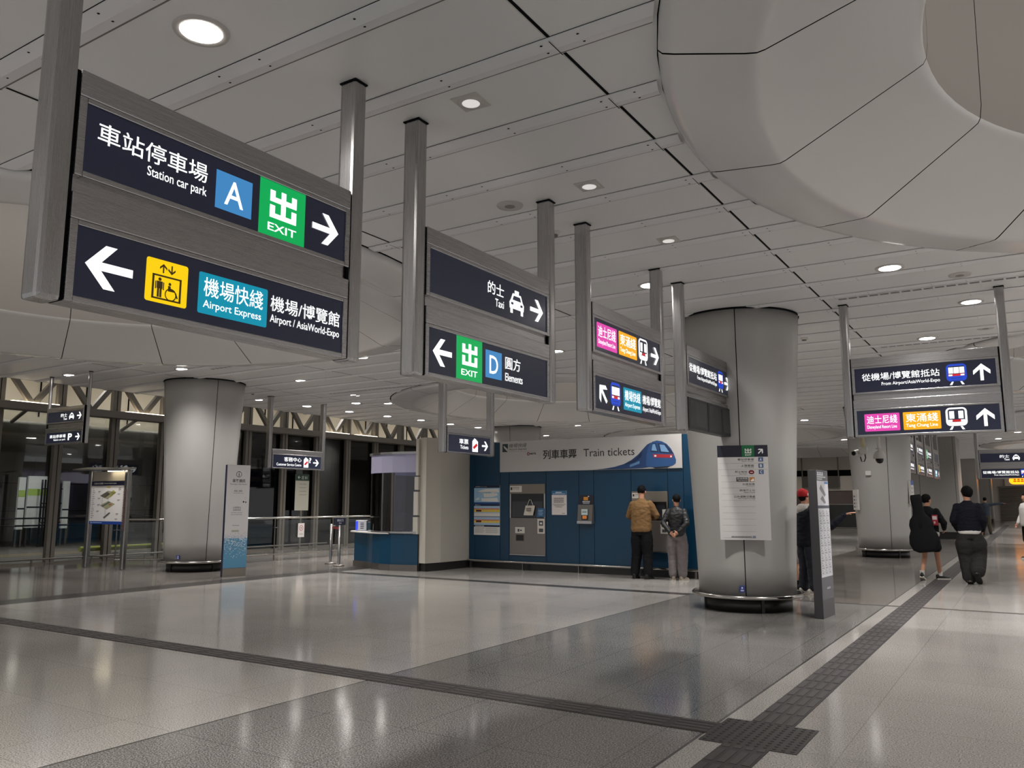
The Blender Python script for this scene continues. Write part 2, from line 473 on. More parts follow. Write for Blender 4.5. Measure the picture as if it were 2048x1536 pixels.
def dome(cx, cy, label, near=True):
    t = thing('ceiling_dome', label, 'ceiling dome', (cx, cy, 0), 0, 'round ceiling domes')
    prof = [(4.79, 4.10), (4.79, 4.068), (4.765, 4.045), (4.70, 4.034), (4.30, 3.992), (4.235, 3.990), (4.19, 4.004), (3.28, 4.445), (3.225, 4.475), (3.205, 4.51)]
    s = MB(); seg = 16; gap = 0.0018
    for k in range(seg):
        a0 = math.radians(22.5 * k - 1.2)
        s.lathe(prof, (0, 0, 0), 6 if near else 3, a0 + gap, a0 + 2 * PI / seg - gap)
    s.build('panel_shell', DOME, t)
    w = MB()
    for k in range(seg):
        a0 = math.radians(22.5 * k - 1.2)
        w.lathe([(3.205, 4.51), (3.19, 4.62), (3.15, 6.95)], (0, 0, 0), 6 if near else 3, a0 + gap, a0 + 2 * PI / seg - gap)
    w.build('throat_wall', pm('throat_shade_paint', (146, 141, 137), .4), t)  # darker copy of the dome paint: the throat's dimness put into colour
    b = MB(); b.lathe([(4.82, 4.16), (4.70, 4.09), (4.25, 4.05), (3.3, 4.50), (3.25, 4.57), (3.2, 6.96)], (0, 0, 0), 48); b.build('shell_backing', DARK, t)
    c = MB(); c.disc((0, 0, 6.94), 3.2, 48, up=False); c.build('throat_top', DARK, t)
    l = MB(); l.disc((0, 0, 6.90), 1.6, 40, up=False); l.lathe([(1.6, 6.90), (1.6, 6.94)], (0, 0, 0), 40); l.build('luminous_panel', DOME_LIGHT, t)
    return t
DOME_LIGHT = pm('dome_luminous_panel', (240, 235, 225), 0.5, emit=(255, 250, 243), estr=DOME_LAMP)
dl = ['large pale dome of curved panels at the upper right, nearest of all the domes', 'pale ceiling dome behind the two big signs at the left', 'pale ceiling dome above the blue ticket wall and white corner wall',
      'pale ceiling dome behind the right post of the pink and yellow line sign at right', 'far pale dome glimpsed above the white train tickets banner',
      'far right dome above the distant granite pillar and small taxi sign', 'distant dome between grey column and white security camera, nearest of that row', 'distant dome over the far taxi sign at the right edge',
      'distant dome between grey column and security camera, second of that row', 'distant dome at the right edge, second beyond the far taxi sign', 'distant dome between grey column and camera, farthest of that row', 'farthest dome at the right edge above the rolling shutter']
for i, (cx, cy) in enumerate(DOMES): dome(cx, cy, dl[i], i < 5)

# ------------------------------------------------------------------ columns
COLP = pm('column_cladding', (164, 162, 158), 0.36, spec=0.5, vary=0.03, vscale=1.5)
PLINTH = pm('plinth_dark', (38, 36, 36), 0.35)
def column(x, y, label, seams):
    t = thing('column', label, 'column', (x, y, 0), 0, 'round tapering columns')
    f = lambda z: 0.655 + 0.195 * max(0, (z - .2) / 3.86) ** 1.15
    p = [(f(z), z) for z in (0.2, 0.6, 1.0, 1.4, 1.8, 2.2, 2.6, 3.0, 3.4, 3.8, 4.075)]
    b = MB(); b.lathe([(0.0, 0.2)] + p + [(0.0, 4.075)], n=72); b.build('cladding', COLP, t)
    s = MB()
    for a in seams:
        a = math.radians(a)
        for (r0, z0), (r1, z1) in zip(p[:-1], p[1:]):
            w0, w1 = .006 / r0, .006 / r1
            q = lambda r, z, w: ((r + .0012) * math.cos(a + w), (r + .0012) * math.sin(a + w), z)
            s.quad(q(r0, z0, -w0), q(r0, z0, w0), q(r1, z1, w1), q(r1, z1, -w1))
    s.build('panel_joint', DARK, t)
    c = MB(); c.lathe([(.84, 4.078), (.866, 4.078), (.866, 4.099), (.84, 4.099)], n=64); c.build('head_collar', DARK, t)
    k = MB(); k.lathe([(0, 0), (.595, 0), (.595, .17), (0, .17)], n=64); k.build('plinth', PLINTH, t)
    for j in range(4):
        a = math.radians(seams[0] + 20 + 90 * j)
        MB().box(-.012, .012, -.02, .02, 0, .18).build('plinth_rib', BLACK, t, (.6 * math.cos(a), .6 * math.sin(a), 0), a)
    r = MB(); r.tube([(.735 * math.cos(2 * PI * i / 72), .735 * math.sin(2 * PI * i / 72), .205) for i in range(73)], .027, 10, cap=False)
    r.lathe([(.60, .185), (.735, .185)], n=64)
    r.build('bumper_rail', CHROME, t)
    return t
column(-3.48, 11.62, 'grey tapering column carrying the white exit directory board', (-75, 15, 105, -165))
column(-15.48, 11.53, 'grey tapering column beside the white passenger information totem', (-111, -19, 71, 161))
column(-3.5, 24.4, 'grey tapering column behind the two white security cameras', (-68, 22, 112, -158))
column(-15.3, 24.4, 'grey column half hidden behind the blue ticket wall', (-75, 15, 105, -165))
column(-15.4, 37.2, 'distant grey column between the nearest column and the red beanie person', (-75, 15, 105, -165))

# ------------------------------------------------------------------ glazed front on the left
MULL = pm('mullion_paint', (100, 95, 87), 0.45, vary=0.04)
win = struct(bpy.data.objects.new('window_1', None)); COL.objects.link(win)
MY = [6.5 + 1.428 * i for i in range(16)]
pn = MB()
for a, b in zip(MY[:-1], MY[1:]): pn.box(-20.10, -20.088, a + .05, b - .05, 0.02, 3.70)
pn.build('pane', GLASS, win)
for y in MY:
    m = MB(); m.rbox(-20.05, -19.93, y - .105, y - .012, 0, 4.6, .006); m.rbox(-20.05, -19.93, y + .012, y + .105, 0, 4.6, .006); m.box(-20.16, -20.05, y - .05, y + .05, 0, 4.6)
    m.build('mullion', MULL, win)
m = MB(); m.rbox(-20.1, -19.72, MY[0], MY[-1], 3.60, 3.78, .01); m.box(-20.1, -19.95, MY[0], MY[-1], 0, .05); m.build('transom', MULL, win)
tl = MB()
for a in (0, 1, 2, 4, 9, 10): tl.box(-19.98, -19.76, MY[a] + .2, MY[a + 1] - .15, 3.781, 3.80)
tl.build('uplight_strip', pm('uplight_lens', (255, 240, 215), .4, emit=(255, 236, 205), estr=4.0), win)
for i in range(len(MY) - 1):
    m = MB()
    y0, y1 = MY[i], MY[i + 1]; ym = (y0 + y1) / 2
    for ya, yb in ((y0 + .12, ym), (y1 - .12, ym)):
        d = .055
        m.add([(-19.9 + dx, ya, 4.52 + dz) for dx in (-.06, .06) for dz in (-.10, .10)] + [(-19.9 + dx, yb, 3.74 + dz) for dx in (-.06, .06) for dz in (-.10, .10)],
              [(0, 1, 3, 2), (4, 6, 7, 5), (0, 4, 5, 1), (2, 3, 7, 6), (0, 2, 6, 4), (1, 5, 7, 3)])
    m.tube([(-19.95, ym, 3.72), (-20.9, ym + .05, 3.40)], .045, 8)
    m.build('brace', MULL, win)
tag(win, 'glazed front of tall mullions with diagonal braces along the left', 'glazing')
del win['label'], win['category']

# ------------------------------------------------------------------ bus lay-by outside the glass
ROAD = pm('asphalt', (74, 72, 68), .75, vary=.12, vscale=3)
rd = MB(); rd.quad((-34, -10, -.04), (-20.1, -10, -.04), (-20.1, 60, -.04), (-34, 60, -.04))
struct(rd.build('floor', ROAD))
YEL = pm('faded_yellow_line', (170, 140, 70), .7)
for k, x in enumerate((-24.4, -25.0)): struct(MB().quad((x, 0, -.036), (x + .12, 0, -.036), (x + .12, 55, -.036), (x, 55, -.036)).build('trim_%d' % (k + 1), YEL))
CONC = pm('dark_concrete', (84, 83, 80), .7, vary=.10, vscale=1.2)
wl = MB(); wl.box(-34.2, -34, -10, 60, -.04, 6)
for k in range(28): wl.box(-34.0, -33.985, -10 + 2.5 * k, -9.98 + 2.5 * k, 0, 3.2, 1)
for z in (1.1, 2.2): wl.box(-34.0, -33.985, -10, 60, z, z + .02, 1)
struct(wl.build('wall_left', [CONC, DARK]))
sf = MB()
sf.box(-34, -25.2, -10, 60, 3.42, 3.6, 0)
sf.box(-25.2, -25.0, -10, 60, 3.50, 3.72, 1)
sf.box(-25.2, -25.1, -10, 60, 3.72, 3.78, 2)
sf.box(-25.2, -25.0, -10, 60, 3.80, 3.98, 1)
sf.box(-25.2, -25.1, -10, 60, 3.98, 6.6, 1)
for k in range(70): sf.box(-25.1, -25.06, -10 + 1.43 * k, -9.97 + 1.43 * k, 4.0, 6.6, 2)
sf.quad((-25.2, -10, 6.6), (-18.35, -10, 6.6), (-18.35, 60, 6.6), (-25.2, 60, 6.6), 1)
struct(sf.build('ceiling', [pm('bay_soffit', (140, 134, 124), .7), CREAM, DARK]))
pp = MB(); pp.tube([(-21.4, -10, 3.34), (-21.4, 47, 3.34)], .15, 14)
for k in range(18): pp.tube([(-21.4, -8 + 2.9 * k, 3.34), (-21.4, -7.94 + 2.9 * k, 3.34)], .165, 14)
tag(pp.build('service_pipe', pm('pipe_paint', (120, 118, 106), .6)), 'thick grey service pipe running level behind the glazed front', 'pipe')
for k in range(9):  # unseen lamps added to light the cream wall and the road
    t = thing('bay_fill_lamp', 'added unseen fill lamp in the high roof of the lay-by beyond the glazed front', 'lamp', (-22.4, 2 + 4.6 * k, 6.595), 0, 'added fill lamps of the lay-by')
    MB().lathe([(.26, 0), (.26, -.05), (.22, -.06)], n=24).build('trim', DKSTEEL, t); MB().disc((0, 0, -.055), .22, 24, up=False).build('lens', pm('bay_fill_lens', (255, 255, 255), .4, emit=(255, 240, 214), estr=60.0), t); beam(t, 480, 160, -.08, .2)
# dark stair core and pale panels seen through the glass
cr = MB()
cr.box(-26.4, -25.8, 20.2, 23.6, 0, 3.42)
for z in (.9, 1.75, 2.6): cr.box(-25.8, -25.79, 20.2, 23.6, z, z + .02, 1)
struct(cr.build('wall_core', [pm('core_cladding', (92, 90, 86), .6), DARK]))
struct(MB().box(-27.2, -26.6, 24.0, 27.2, 0, 3.42).build('wall_stair', pm('stair_cladding', (124, 120, 113), .6)))
# ================================================================== HANGING SIGNS
NAVY = (33, 36, 54); WHT = (255, 255, 255); GRN = (0, 166, 82); BLU = (62, 132, 190); YLW = (250, 206, 0); TEAL = (0, 140, 168); MAG = (222, 66, 168); ORG = (250, 172, 8); RED = (205, 24, 40); TRN = (18, 66, 200)
NAVY_LIT = pm('sign_navy_face', (24, 27, 42), 0.22, spec=0.5, emit=(40, 43, 62), estr=0.30)
NAVY_OFF = pm('sign_navy_unlit', (22, 26, 40), 0.25, spec=0.5)
SCREEN = pm('dead_screen', (16, 17, 24), 0.12, spec=0.6)
LIT = 1.2

def p_arrow(a): return lambda s, u, size: s.layer().arrow('arrow', WHT, u, .5, size, a)
def exit_badge(s, u0, u1):
    s.rect('exit_badge', GRN, u0, 0.0, u1, 1.0); s.layer()
    w = u1 - u0
    s.exit_mark('exit_symbol', WHT, u0 + .22 * w, .35, u1 - .2 * w, .87)
    s.text('lettering', WHT, 'EXIT', u0 + .19 * w, .11, u1 - .19 * w, .25, .01)
def letter_badge(s, ch, u0, v0, u1, v1):
    s.rect('letter_badge', BLU, u0, v0, u1, v1); s.layer()
    w, h = u1 - u0, v1 - v0
    s.text('lettering', WHT, ch, u0 + .24 * w, v0 + .17 * h, u1 - .24 * w, v1 - .17 * h, .006)
def line_badge(s, col, cjk, en, u0, v0, u1, v1):
    s.rrect('line_badge', col, u0, v0, u1, v1, .05); s.layer()
    w, h = u1 - u0, v1 - v0
    s.text('lettering', WHT, cjk, u0 + .07 * w, v0 + .43 * h, u1 - .07 * w, v1 - .1 * h, .004)
    s.text('lettering', WHT, en, u0 + .07 * w, v0 + .10 * h, u1 - .09 * w, v0 + .34 * h, .004)
def two_lines(s, cjk, en, u0, ue, u1, v=(.47, .78, .2, .38)):
    s.layer(); s.text('lettering', WHT, cjk, u0, v[0], u1, v[1], .004); s.text('lettering', WHT, en, ue, v[2], u1, v[3], .004)
def taxi_icon(s, u0, v0, u1, v1, col=WHT):
    U = lambda x: u0 + (u1 - u0) * x
    V = lambda z: v0 + (v1 - v0) * z
    s.layer()
    s.poly('taxi_symbol', col, [(U(.02), V(.2)), (U(.98), V(.2)), (U(1), V(.45)), (U(.9), V(.58)), (U(.78), V(.85)), (U(.22), V(.85)), (U(.1), V(.58)), (U(0), V(.45))])
    s.rect('taxi_symbol', col, U(.36), V(.85), U(.64), V(1))
    s.rect('taxi_symbol', col, U(.06), V(0), U(.22), V(.2)); s.rect('taxi_symbol', col, U(.78), V(0), U(.94), V(.2))
    s.layer()
    s.poly('taxi_symbol', NAVY, [(U(.2), V(.57)), (U(.8), V(.57)), (U(.72), V(.76)), (U(.28), V(.76))])
    s.rect('taxi_symbol', NAVY, U(.1), V(.36), U(.26), V(.46)); s.rect('taxi_symbol', NAVY, U(.74), V(.36), U(.9), V(.46))
def train_icon(s, u0, v0, u1, v1, blue=False):
    U = lambda x: u0 + (u1 - u0) * x
    V = lambda z: v0 + (v1 - v0) * z
    body = TRN if blue else WHT
    s.layer()
    s.rrect('train_symbol', body, U(0), V(.17), U(1), V(1), .22)
    s.poly('train_symbol', WHT, [(U(.14), V(0)), (U(.26), V(0)), (U(.34), V(.15)), (U(.25), V(.15))])
    s.poly('train_symbol', WHT, [(U(.74), V(0)), (U(.86), V(0)), (U(.75), V(.15)), (U(.66), V(.15))])
    s.layer()
    if blue:
        s.rrect('train_symbol', NAVY, U(.1), V(.52), U(.9), V(.9), .1); s.layer()
        for a, b in ((.12, .35), (.38, .63), (.66, .89)): s.rect('train_symbol', WHT, U(a), V(.55), U(b), V(.84))
        s.rect('train_symbol', RED, U(.1), V(.42), U(.9), V(.52)); s.layer()
        s.rect('train_symbol', WHT, U(.12), V(.43), U(.3), V(.5)); s.rect('train_symbol', WHT, U(.7), V(.43), U(.88), V(.5))
        s.rect('train_symbol', NAVY, U(.22), V(.2), U(.78), V(.22)); s.rect('train_symbol', NAVY, U(.22), V(.31), U(.78), V(.33))
    else:
        s.rrect('train_symbol', NAVY, U(.1), V(.34), U(.9), V(.93), .16); s.layer()
        s.rect('train_symbol', WHT, U(.17), V(.5), U(.4), V(.84)); s.rect('train_symbol', WHT, U(.6), V(.5), U(.83), V(.84))
        s.rect('train_symbol', RED, U(.12), V(.36), U(.88), V(.45)); s.layer()
        s.rect('train_symbol', WHT, U(.12), V(.36), U(.3), V(.45)); s.rect('train_symbol', WHT, U(.7), V(.36), U(.88), V(.45))
def lift_icon(s, u0, v0, u1, v1):
    s.rrect('lift_badge', YLW, u0, v0, u1, v1, .06)
    K = (52, 38, 10)
    U = lambda x: u0 + (u1 - u0) * x
    V = lambda z: v0 + (v1 - v0) * z
    s.layer()
    n = 'lift_symbol'
    for a, b, c, d in ((.15, .08, .85, .12), (.15, .61, .85, .65), (.15, .08, .20, .65), (.80, .08, .85, .65)): s.rect(n, K, U(a), V(b), U(c), V(d))
    w = (u1 - u0) * s.w
    for u, a in ((.40, 90), (.60, -90)): s.arrow(n, K, U(u), V(.81), w * .2, a)
    s.circ(n, K, U(.33), V(.545), w * .038)
    s.rect(n, K, U(.26), V(.33), U(.40), V(.50)); s.rect(n, K, U(.275), V(.13), U(.325), V(.34)); s.rect(n, K, U(.335), V(.13), U(.385), V(.34)); s.rect(n, K, U(.225), V(.31), U(.25), V(.49)); s.rect(n, K, U(.41), V(.31), U(.435), V(.49))
    s.circ(n, K, U(.57), V(.48), w * .033)
    s.poly(n, K, [(U(.53), V(.44)), (U(.59), V(.44)), (U(.60), V(.36)), (U(.70), V(.35)), (U(.70), V(.31)), (U(.53), V(.31))])
    s.ring(n, K, U(.60), V(.235), w * .115, w * .14)
    s.poly(n, K, [(U(.69), V(.31)), (U(.73), V(.31)), (U(.78), V(.19)), (U(.75), V(.17))])
def hand_icon(s, u0, v0, u1, v1, query=False):
    U = lambda x: u0 + (u1 - u0) * x
    V = lambda z: v0 + (v1 - v0) * z
    s.layer()
    s.rect('ticket_hand_symbol', WHT, U(0), V(0), U(.9 if not query else .62), V(.8))
    r = .9 if not query else .62
    for a, b, c in ((.12, .26, .9), (.30, .46, 1.0), (.50, .66, .96), (.7, .84, .88)): s.rect('ticket_hand_symbol', WHT, U(a * r), V(.75), U(b * r), V(c))
    s.layer()
    s.poly('ticket_hand_symbol', RED, [(U(.08 * r), V(.34)), (U(.75 * r), V(.66)), (U(.95 * r), V(.48)), (U(.3 * r), V(.18))])
    if query: s.text('lettering', WHT, '?', U(.70), V(.45), U(1.0), V(.98), .03)

def hanging_sign(label, loc, rotz, panels, W_=1.69, zb=2.30, ph=.485, gap=.075, post=(.105, .13), group='hanging direction signs', back=None, hdr=.12):
    """panels are listed from the bottom up; each is a function drawing on a Sheet, or 'screen'"""
    t = thing('hanging_sign', label, 'sign', (loc[0], loc[1], 0), rotz, group)
    hw = W_ / 2
    for sx in (-1, 1):
        xc = sx * (hw + .012 + post[0] / 2)
        MB().rbox(xc - post[0] / 2, xc + post[0] / 2, -post[1] / 2, post[1] / 2, zb - .01, ZC, .022).build('post', STEEL, t)
        MB().rbox(xc - post[0] / 2 - .005, xc + post[0] / 2 + .005, -post[1] / 2 - .005, post[1] / 2 + .005, ZC - .012, ZC - .002, .004).build('ceiling_collar', DARK, t)
        MB().box(sx * hw - .004, sx * (hw + .012) + .004 * 0, -.05, .05, zb, zb + len(panels) * ph + (len(panels) - 1) * gap).build('side_gasket', DARK, t) if sx > 0 else \
            MB().box(-hw - .012, -hw + .004, -.05, .05, zb, zb + len(panels) * ph + (len(panels) - 1) * gap).build('side_gasket', DARK, t)
    D = .068
    for i, fn in enumerate(panels):
        z0 = zb + i * (ph + gap); z1 = z0 + ph
        pz0, pz1 = z0 + .028, z1 - hdr - .025
        if fn == 'screen':
            MB().rbox(-hw, hw, -.05, .05, z0 + .41, z1 - .03, .006).build('mounting_bar', STEELX, t)
            for a, b in ((-hw, -.16), (-.15, hw)):
                f = MB().rbox(a, b, -D, D, z0 + .03, z1 - .075, .012).build('monitor', BLACK, t)
                MB().quad((a + .04, -D - .001, z0 + .065), (b - .04, -D - .001, z0 + .065), (b - .04, -D - .001, z1 - .11), (a + .04, -D - .001, z1 - .11)).build('screen', SCREEN, f)
            continue
        h = MB().rbox(-hw, hw, -D, D, z1 - hdr, z1, .006); h.build('header', STEELX, t)
        f = MB()
        for a, b, c, d in ((-hw, -hw + .036, z0, z1 - hdr), (hw - .036, hw, z0, z1 - hdr), (-hw + .036, hw - .036, z0, pz0), (-hw + .036, hw - .036, pz1, z1 - hdr)):
            f.rbox(a, b, -D, D, c, d, .005)
        f.build('frame', STEELX, t)
        if i: MB().box(-hw, hw, -.035, .035, z0 - gap, z0).build('spacer', STEELX, t)
        MB().box(-hw + .034, hw - .034, -D + .010, D - .010, pz0 - .002, pz1 + .002).build('display_panel', NAVY_LIT, t)
        s = Sheet(t, -D + .010, -hw + .036, pz0, W_ - .072, pz1 - pz0, LIT)
        fn(s); s.flush()
        if back:
            bt = bpy.data.objects.new('reverse_face', None); COL.objects.link(bt); bt.parent = t; bt.rotation_euler.z = PI
            s = Sheet(bt, -D + .010, -hw + .036, pz0, W_ - .072, pz1 - pz0, LIT)
            back(s)
            for o in s.flush(): o.parent = t; o.rotation_euler.z = PI
            bpy.data.objects.remove(bt)
    return t

def s1_top(s):
    two_lines(s, '車站停車場', 'Station car park', .037, .19, .393, (.50, .82, .24, .44))
    letter_badge(s, 'A', .425, .17, .567, .82); exit_badge(s, .597, .80); s.layer().arrow('arrow', WHT, .90, .5, .21, 0)
def s1_low(s):
    s.arrow('arrow', WHT, .098, .5, .225, 180); lift_icon(s, .207, .17, .345, .84)
    line_badge(s, TEAL, '機場快綫', 'Airport Express', .383, .16, .65, .83)
    two_lines(s, '機場/博覽館', 'Airport / AsiaWorld-Expo', .663, .663, .985, (.48, .76, .24, .42))
def s2_top(s):
    two_lines(s, '的士', 'Taxi', .446, .51, .585, (.5, .82, .22, .42)); taxi_icon(s, .635, .2, .77, .82); s.layer().arrow('arrow', WHT, .895, .5, .21, 0)
def s2_low(s):
    s.arrow('arrow', WHT, .10, .5, .22, 180); exit_badge(s, .20, .402); letter_badge(s, 'D', .428, .18, .567, .86)
    s.layer(); s.text('lettering', WHT, '圓方', .597, .5, .735, .82, .004); s.text('lettering', WHT, 'Elements', .597, .2, .755, .40, .004)
def s3_top(s):
    line_badge(s, MAG, '迪士尼綫', 'Disneyland Resort Line', .035, .12, .315, .9); line_badge(s, ORG, '東涌綫', 'Tung Chung Line', .34, .12, .615, .9)
    train_icon(s, .645, .06, .79, .94); s.layer().arrow('arrow', WHT, .91, .5, .22, 0)
def s3_low(s):
    s.arrow('arrow', WHT, .11, .5, .22, 135); train_icon(s, .21, .06, .35, .94, True)
    line_badge(s, TEAL, '機場快綫', 'Airport Express', .39, .15, .667, .88)
    two_lines(s, '機場/博覽館', 'Airport / AsiaWorld-Expo', .685, .685, .99, (.48, .8, .2, .4))
def s4_top(s):
    two_lines(s, '從機場/博覽館抵站', 'From Airport/AsiaWorld-Expo', .03, .2, .66, (.47, .8, .2, .4)); train_icon(s, .69, .06, .82, .94, True); s.layer().arrow('arrow', WHT, .91, .5, .2, 0)
def s5_top(s):
    two_lines(s, '從機場/博覽館抵站', 'From Airport/AsiaWorld-Expo', .055, .2, .62, (.47, .78, .2, .38)); train_icon(s, .665, .06, .805, .9, True); s.layer().arrow('arrow', WHT, .905, .5, .21, 90)
def s5_low(s):
    line_badge(s, MAG, '迪士尼綫', 'Disneyland Resort Line', .055, .13, .315, .86); line_badge(s, ORG, '東涌綫', 'Tung Chung Line', .34, .13, .605, .86)
    train_icon(s, .64, .06, .785, .94); s.layer().arrow('arrow', WHT, .905, .5, .22, 90)
def tk(s):
    two_lines(s, '車票', 'Tickets', .25, .275, .465, (.5, .82, .2, .42)); hand_icon(s, .56, .08, .71, .92); s.layer().arrow('arrow', WHT, .87, .5, .2, 0)
def cs(s):
    two_lines(s, '客務中心', 'Customer Service Centre', .22, .07, .58, (.5, .86, .15, .36)); hand_icon(s, .63, .08, .79, .92, True); s.layer().arrow('arrow', WHT, .895, .5, .2, 0)
def cs_back(s):
    s.arrow('arrow', WHT, .105, .5, .2, 180); hand_icon(s, .21, .08, .37, .92, True); two_lines(s, '客務中心', 'Customer Service Centre', .42, .42, .93, (.5, .86, .15, .36))
def tx_top(s):
    two_lines(s, '的士', 'Taxi', .38, .46, .56, (.48, .82, .18, .40)); taxi_icon(s, .62, .2, .76, .82); s.layer().arrow('arrow', WHT, .905, .5, .16, 0)
def tx_low(s):
    two_lines(s, '車站停車場', 'Station car park', .10, .22, .56, (.48, .82, .18, .40)); s.layer().text('lettering', WHT, 'P', .63, .2, .74, .85, .03); s.layer().arrow('arrow', WHT, .90, .5, .16, 0)
def ft_low(s):
    two_lines(s, '從機場/博覽館抵站', 'From Airport/AsiaWorld-Expo', .03, .25, .72, (.47, .8, .2, .4)); train_icon(s, .75, .06, .87, .94, True); s.layer().arrow('arrow', WHT, .94, .5, .17, 0)

H = PI / 2
hanging_sign('nearest hanging sign pair, station car park exit A above a yellow lift symbol', (-3.465, 2.655), H, [s1_low, s1_top])
hanging_sign('hanging sign pair with taxi symbol above green exit D, second from the left front', (-3.465, 5.10), H, [s2_low, s2_top])
hanging_sign('angled hanging sign pair with pink and orange line badges above a blue train', (-3.465, 7.62), H, [s3_low, s3_top])
hanging_sign('hanging sign with blue train and right arrow above two dead black screens', (-3.465, 10.13), H, ['screen', s4_top])
hanging_sign('hanging sign pair facing us at right with two upward arrows and pink badge', (-1.075, 11.515), 0, [s5_low, s5_top])
hanging_sign('small single hanging sign reading tickets before the white corner wall', (-8.77, 12.25), H, [tk], 1.40, 2.33, .47)
hanging_sign('small single hanging sign with customer service hand and question mark by the glass', (-16.03, 14.8), H, [cs], back=cs_back)
hanging_sign('small hanging sign pair at far left, taxi above parking letter P', (-16.75, 9.2), 0, [tx_low, tx_top], 1.38, 2.64, .34, .09, (.06, .06), hdr=.075)
hanging_sign('distant hanging sign pair at right edge, taxi above arrivals train', (-.72, 34.2), 0, [ft_low, tx_top])
def far_a(s): s.arrow('arrow', WHT, .12, .5, .2, 135); two_lines(s, '機場快綫', 'Airport Express', .3, .3, .9)
def far_b(s): exit_badge(s, .1, .3); two_lines(s, '車站停車場', 'Station car park', .38, .38, .95)
def far_c(s): lift_icon(s, .1, .15, .24, .85); two_lines(s, '機場/博覽館', 'Airport / AsiaWorld-Expo', .35, .35, .95)
def far_d(s): line_badge(s, TEAL, '機場快綫', 'Airport Express', .1, .1, .5, .9); s.layer().arrow('arrow', WHT, .85, .5, .2, 0)
hanging_sign('distant hanging sign, first peeking out beside the security camera column', (-2.95, 25.9), H, [far_a, far_a], group='distant signs by the granite pillar')
hanging_sign('distant hanging sign with yellow lift symbol, second beside the camera column', (-2.95, 28.4), H, [far_c, far_a], group='distant signs by the granite pillar')
hanging_sign('distant hanging sign with green exit square, third beside the camera column', (-2.95, 30.9), H, [far_a, far_b], group='distant signs by the granite pillar')
hanging_sign('farthest distant hanging sign with teal badge and blank top before granite pillar', (-2.95, 33.4), H, [far_d, lambda s: None], group='distant signs by the granite pillar')

# ================================================================== TICKET WALL
TEALW = pm('teal_wall_panel', (6, 52, 78), 0.34, spec=0.45)
YW = 15.3
tw = thing('ticket_wall', 'dark teal panelled ticket machine wall under the white banner', 'ticket wall', (-8.2, YW, 0))
def lx(x): return x + 8.2
b = MB()
seams = [-10.88, -10.72, -10.04, -9.80, -8.855, -8.06, -7.71, -6.865, -6.08, -5.755, -5.46]
for a, c in zip(seams[:-1], seams[1:]): b.box(lx(a) + .005, lx(c) - .005, 0, .05, .17, 2.79)
b.box(lx(-10.86), lx(-5.48), .05, 1.6, .17, 2.77)
b.build('wall_panel', TEALW, tw)
MB().box(lx(-10.85), lx(-5.49), .02, .055, .18, 2.775).build('panel_joint', DARK, tw)
MB().box(lx(-10.86), lx(-5.48), .10, 1.55, 0, .17).build('plinth', PLINTH, tw)
kr = thing('kick_rail', 'long low steel kick rail at the foot of the teal ticket wall', 'rail', (-8.2, YW, 0))
MB().tube([(lx(-10.88), -.06, .17), (lx(-5.45), -.06, .17)], .026, 10).build('rail', CHROME, kr)
for x in (-10.8, -9.42, -8.06, -6.75, -5.55): MB().box(lx(x) - .012, lx(x) + .012, -.06, -.001, 0, .16).build('bracket', DKSTEEL, kr)
MB().box(lx(-10.25), lx(-5.4), -.002, .06, 2.785, 2.805).build('top_trim', STEELX, tw)

# white fascia banner
bn = thing('banner', 'long white banner reading train tickets with a blue train picture', 'banner', (-10.03, YW - .006, 2.12))
BW, BH = 4.27, .672
MB().box(0, BW, -.022, 0, 0, BH).build('board', pm('banner_vinyl', (184, 181, 178), .5), bn)
s = Sheet(bn, -.022, 0, 0, BW, BH)
K = (22, 22, 24)
s.rect('logo', (28, 50, 54), .016, .66, .05, .93); s.layer()
for i in range(4): s.poly('logo', (205, 202, 198), [(.022 + .001 * i, .86 - .02 * i), (.05, .74 - .027 * i), (.05, .755 - .026 * i), (.024 + .001 * i, .875 - .02 * i)])
s.text('lettering', (70, 72, 74), '機場快綫', .056, .80, .165, .93, 0, .2); s.text('lettering', (70, 72, 74), 'Airport Express', .056, .69, .165, .78, 0, .2)
s.rect('logo', (90, 90, 92), .056, .66, .222, .665)
s.circ('logo', (120, 20, 30), .175, .575, .035); s.text('lettering', K, 'MTR', .187, .545, .222, .605, .03)
s.layer(); s.rect('logo', (230, 228, 225), .1725, .555, .1775, .595)
s.text('lettering', K, '列車車票', .262, .38, .455, .68, .014); s.text('lettering', K, 'Train tickets', .493, .42, .765, .66)
bl = [(.545, .012), (.60, .03), (.66, .08), (.71, .16), (.75, .28), (.785, .44), (.81, .60), (.83, .72), (.85, .78), (.86, .26), (.84, .05), (.80, .02), (.70, .006)]
s.layer(); s.poly('train_picture', (30, 60, 104), bl)
s.layer(); s.poly('train_picture', (88, 128, 172), [(.74, .06), (.79, .16), (.79, .24), (.74, .13)])
s.poly('train_picture', (20, 36, 70), [(.70, .12), (.77, .30), (.805, .52), (.80, .36), (.765, .2)])
s.layer(); s.poly('train_picture', (42, 80, 130), [(.822, .10), (.826, .40), (.834, .62), (.845, .74), (.858, .80), (.88, .83), (.905, .80), (.928, .72), (.948, .58), (.962, .42), (.972, .24), (.97, .14), (.955, .08), (.92, .045), (.87, .03), (.835, .05)])
s.layer(); s.poly('train_picture', (26, 44, 78), [(.847, .50), (.856, .74), (.874, .76), (.886, .48)]); s.poly('train_picture', (26, 44, 78), [(.892, .46), (.884, .75), (.925, .71), (.962, .42)])
s.layer(); s.poly('train_picture', (120, 160, 200), [(.852, .54), (.858, .72), (.870, .73), (.880, .52)]); s.poly('train_picture', (120, 160, 200), [(.900, .50), (.893, .71), (.917, .69), (.940, .47)])
s.poly('train_picture', (170, 44, 54), [(.862, .33), (.858, .43), (.960, .40), (.952, .30)]); s.layer()
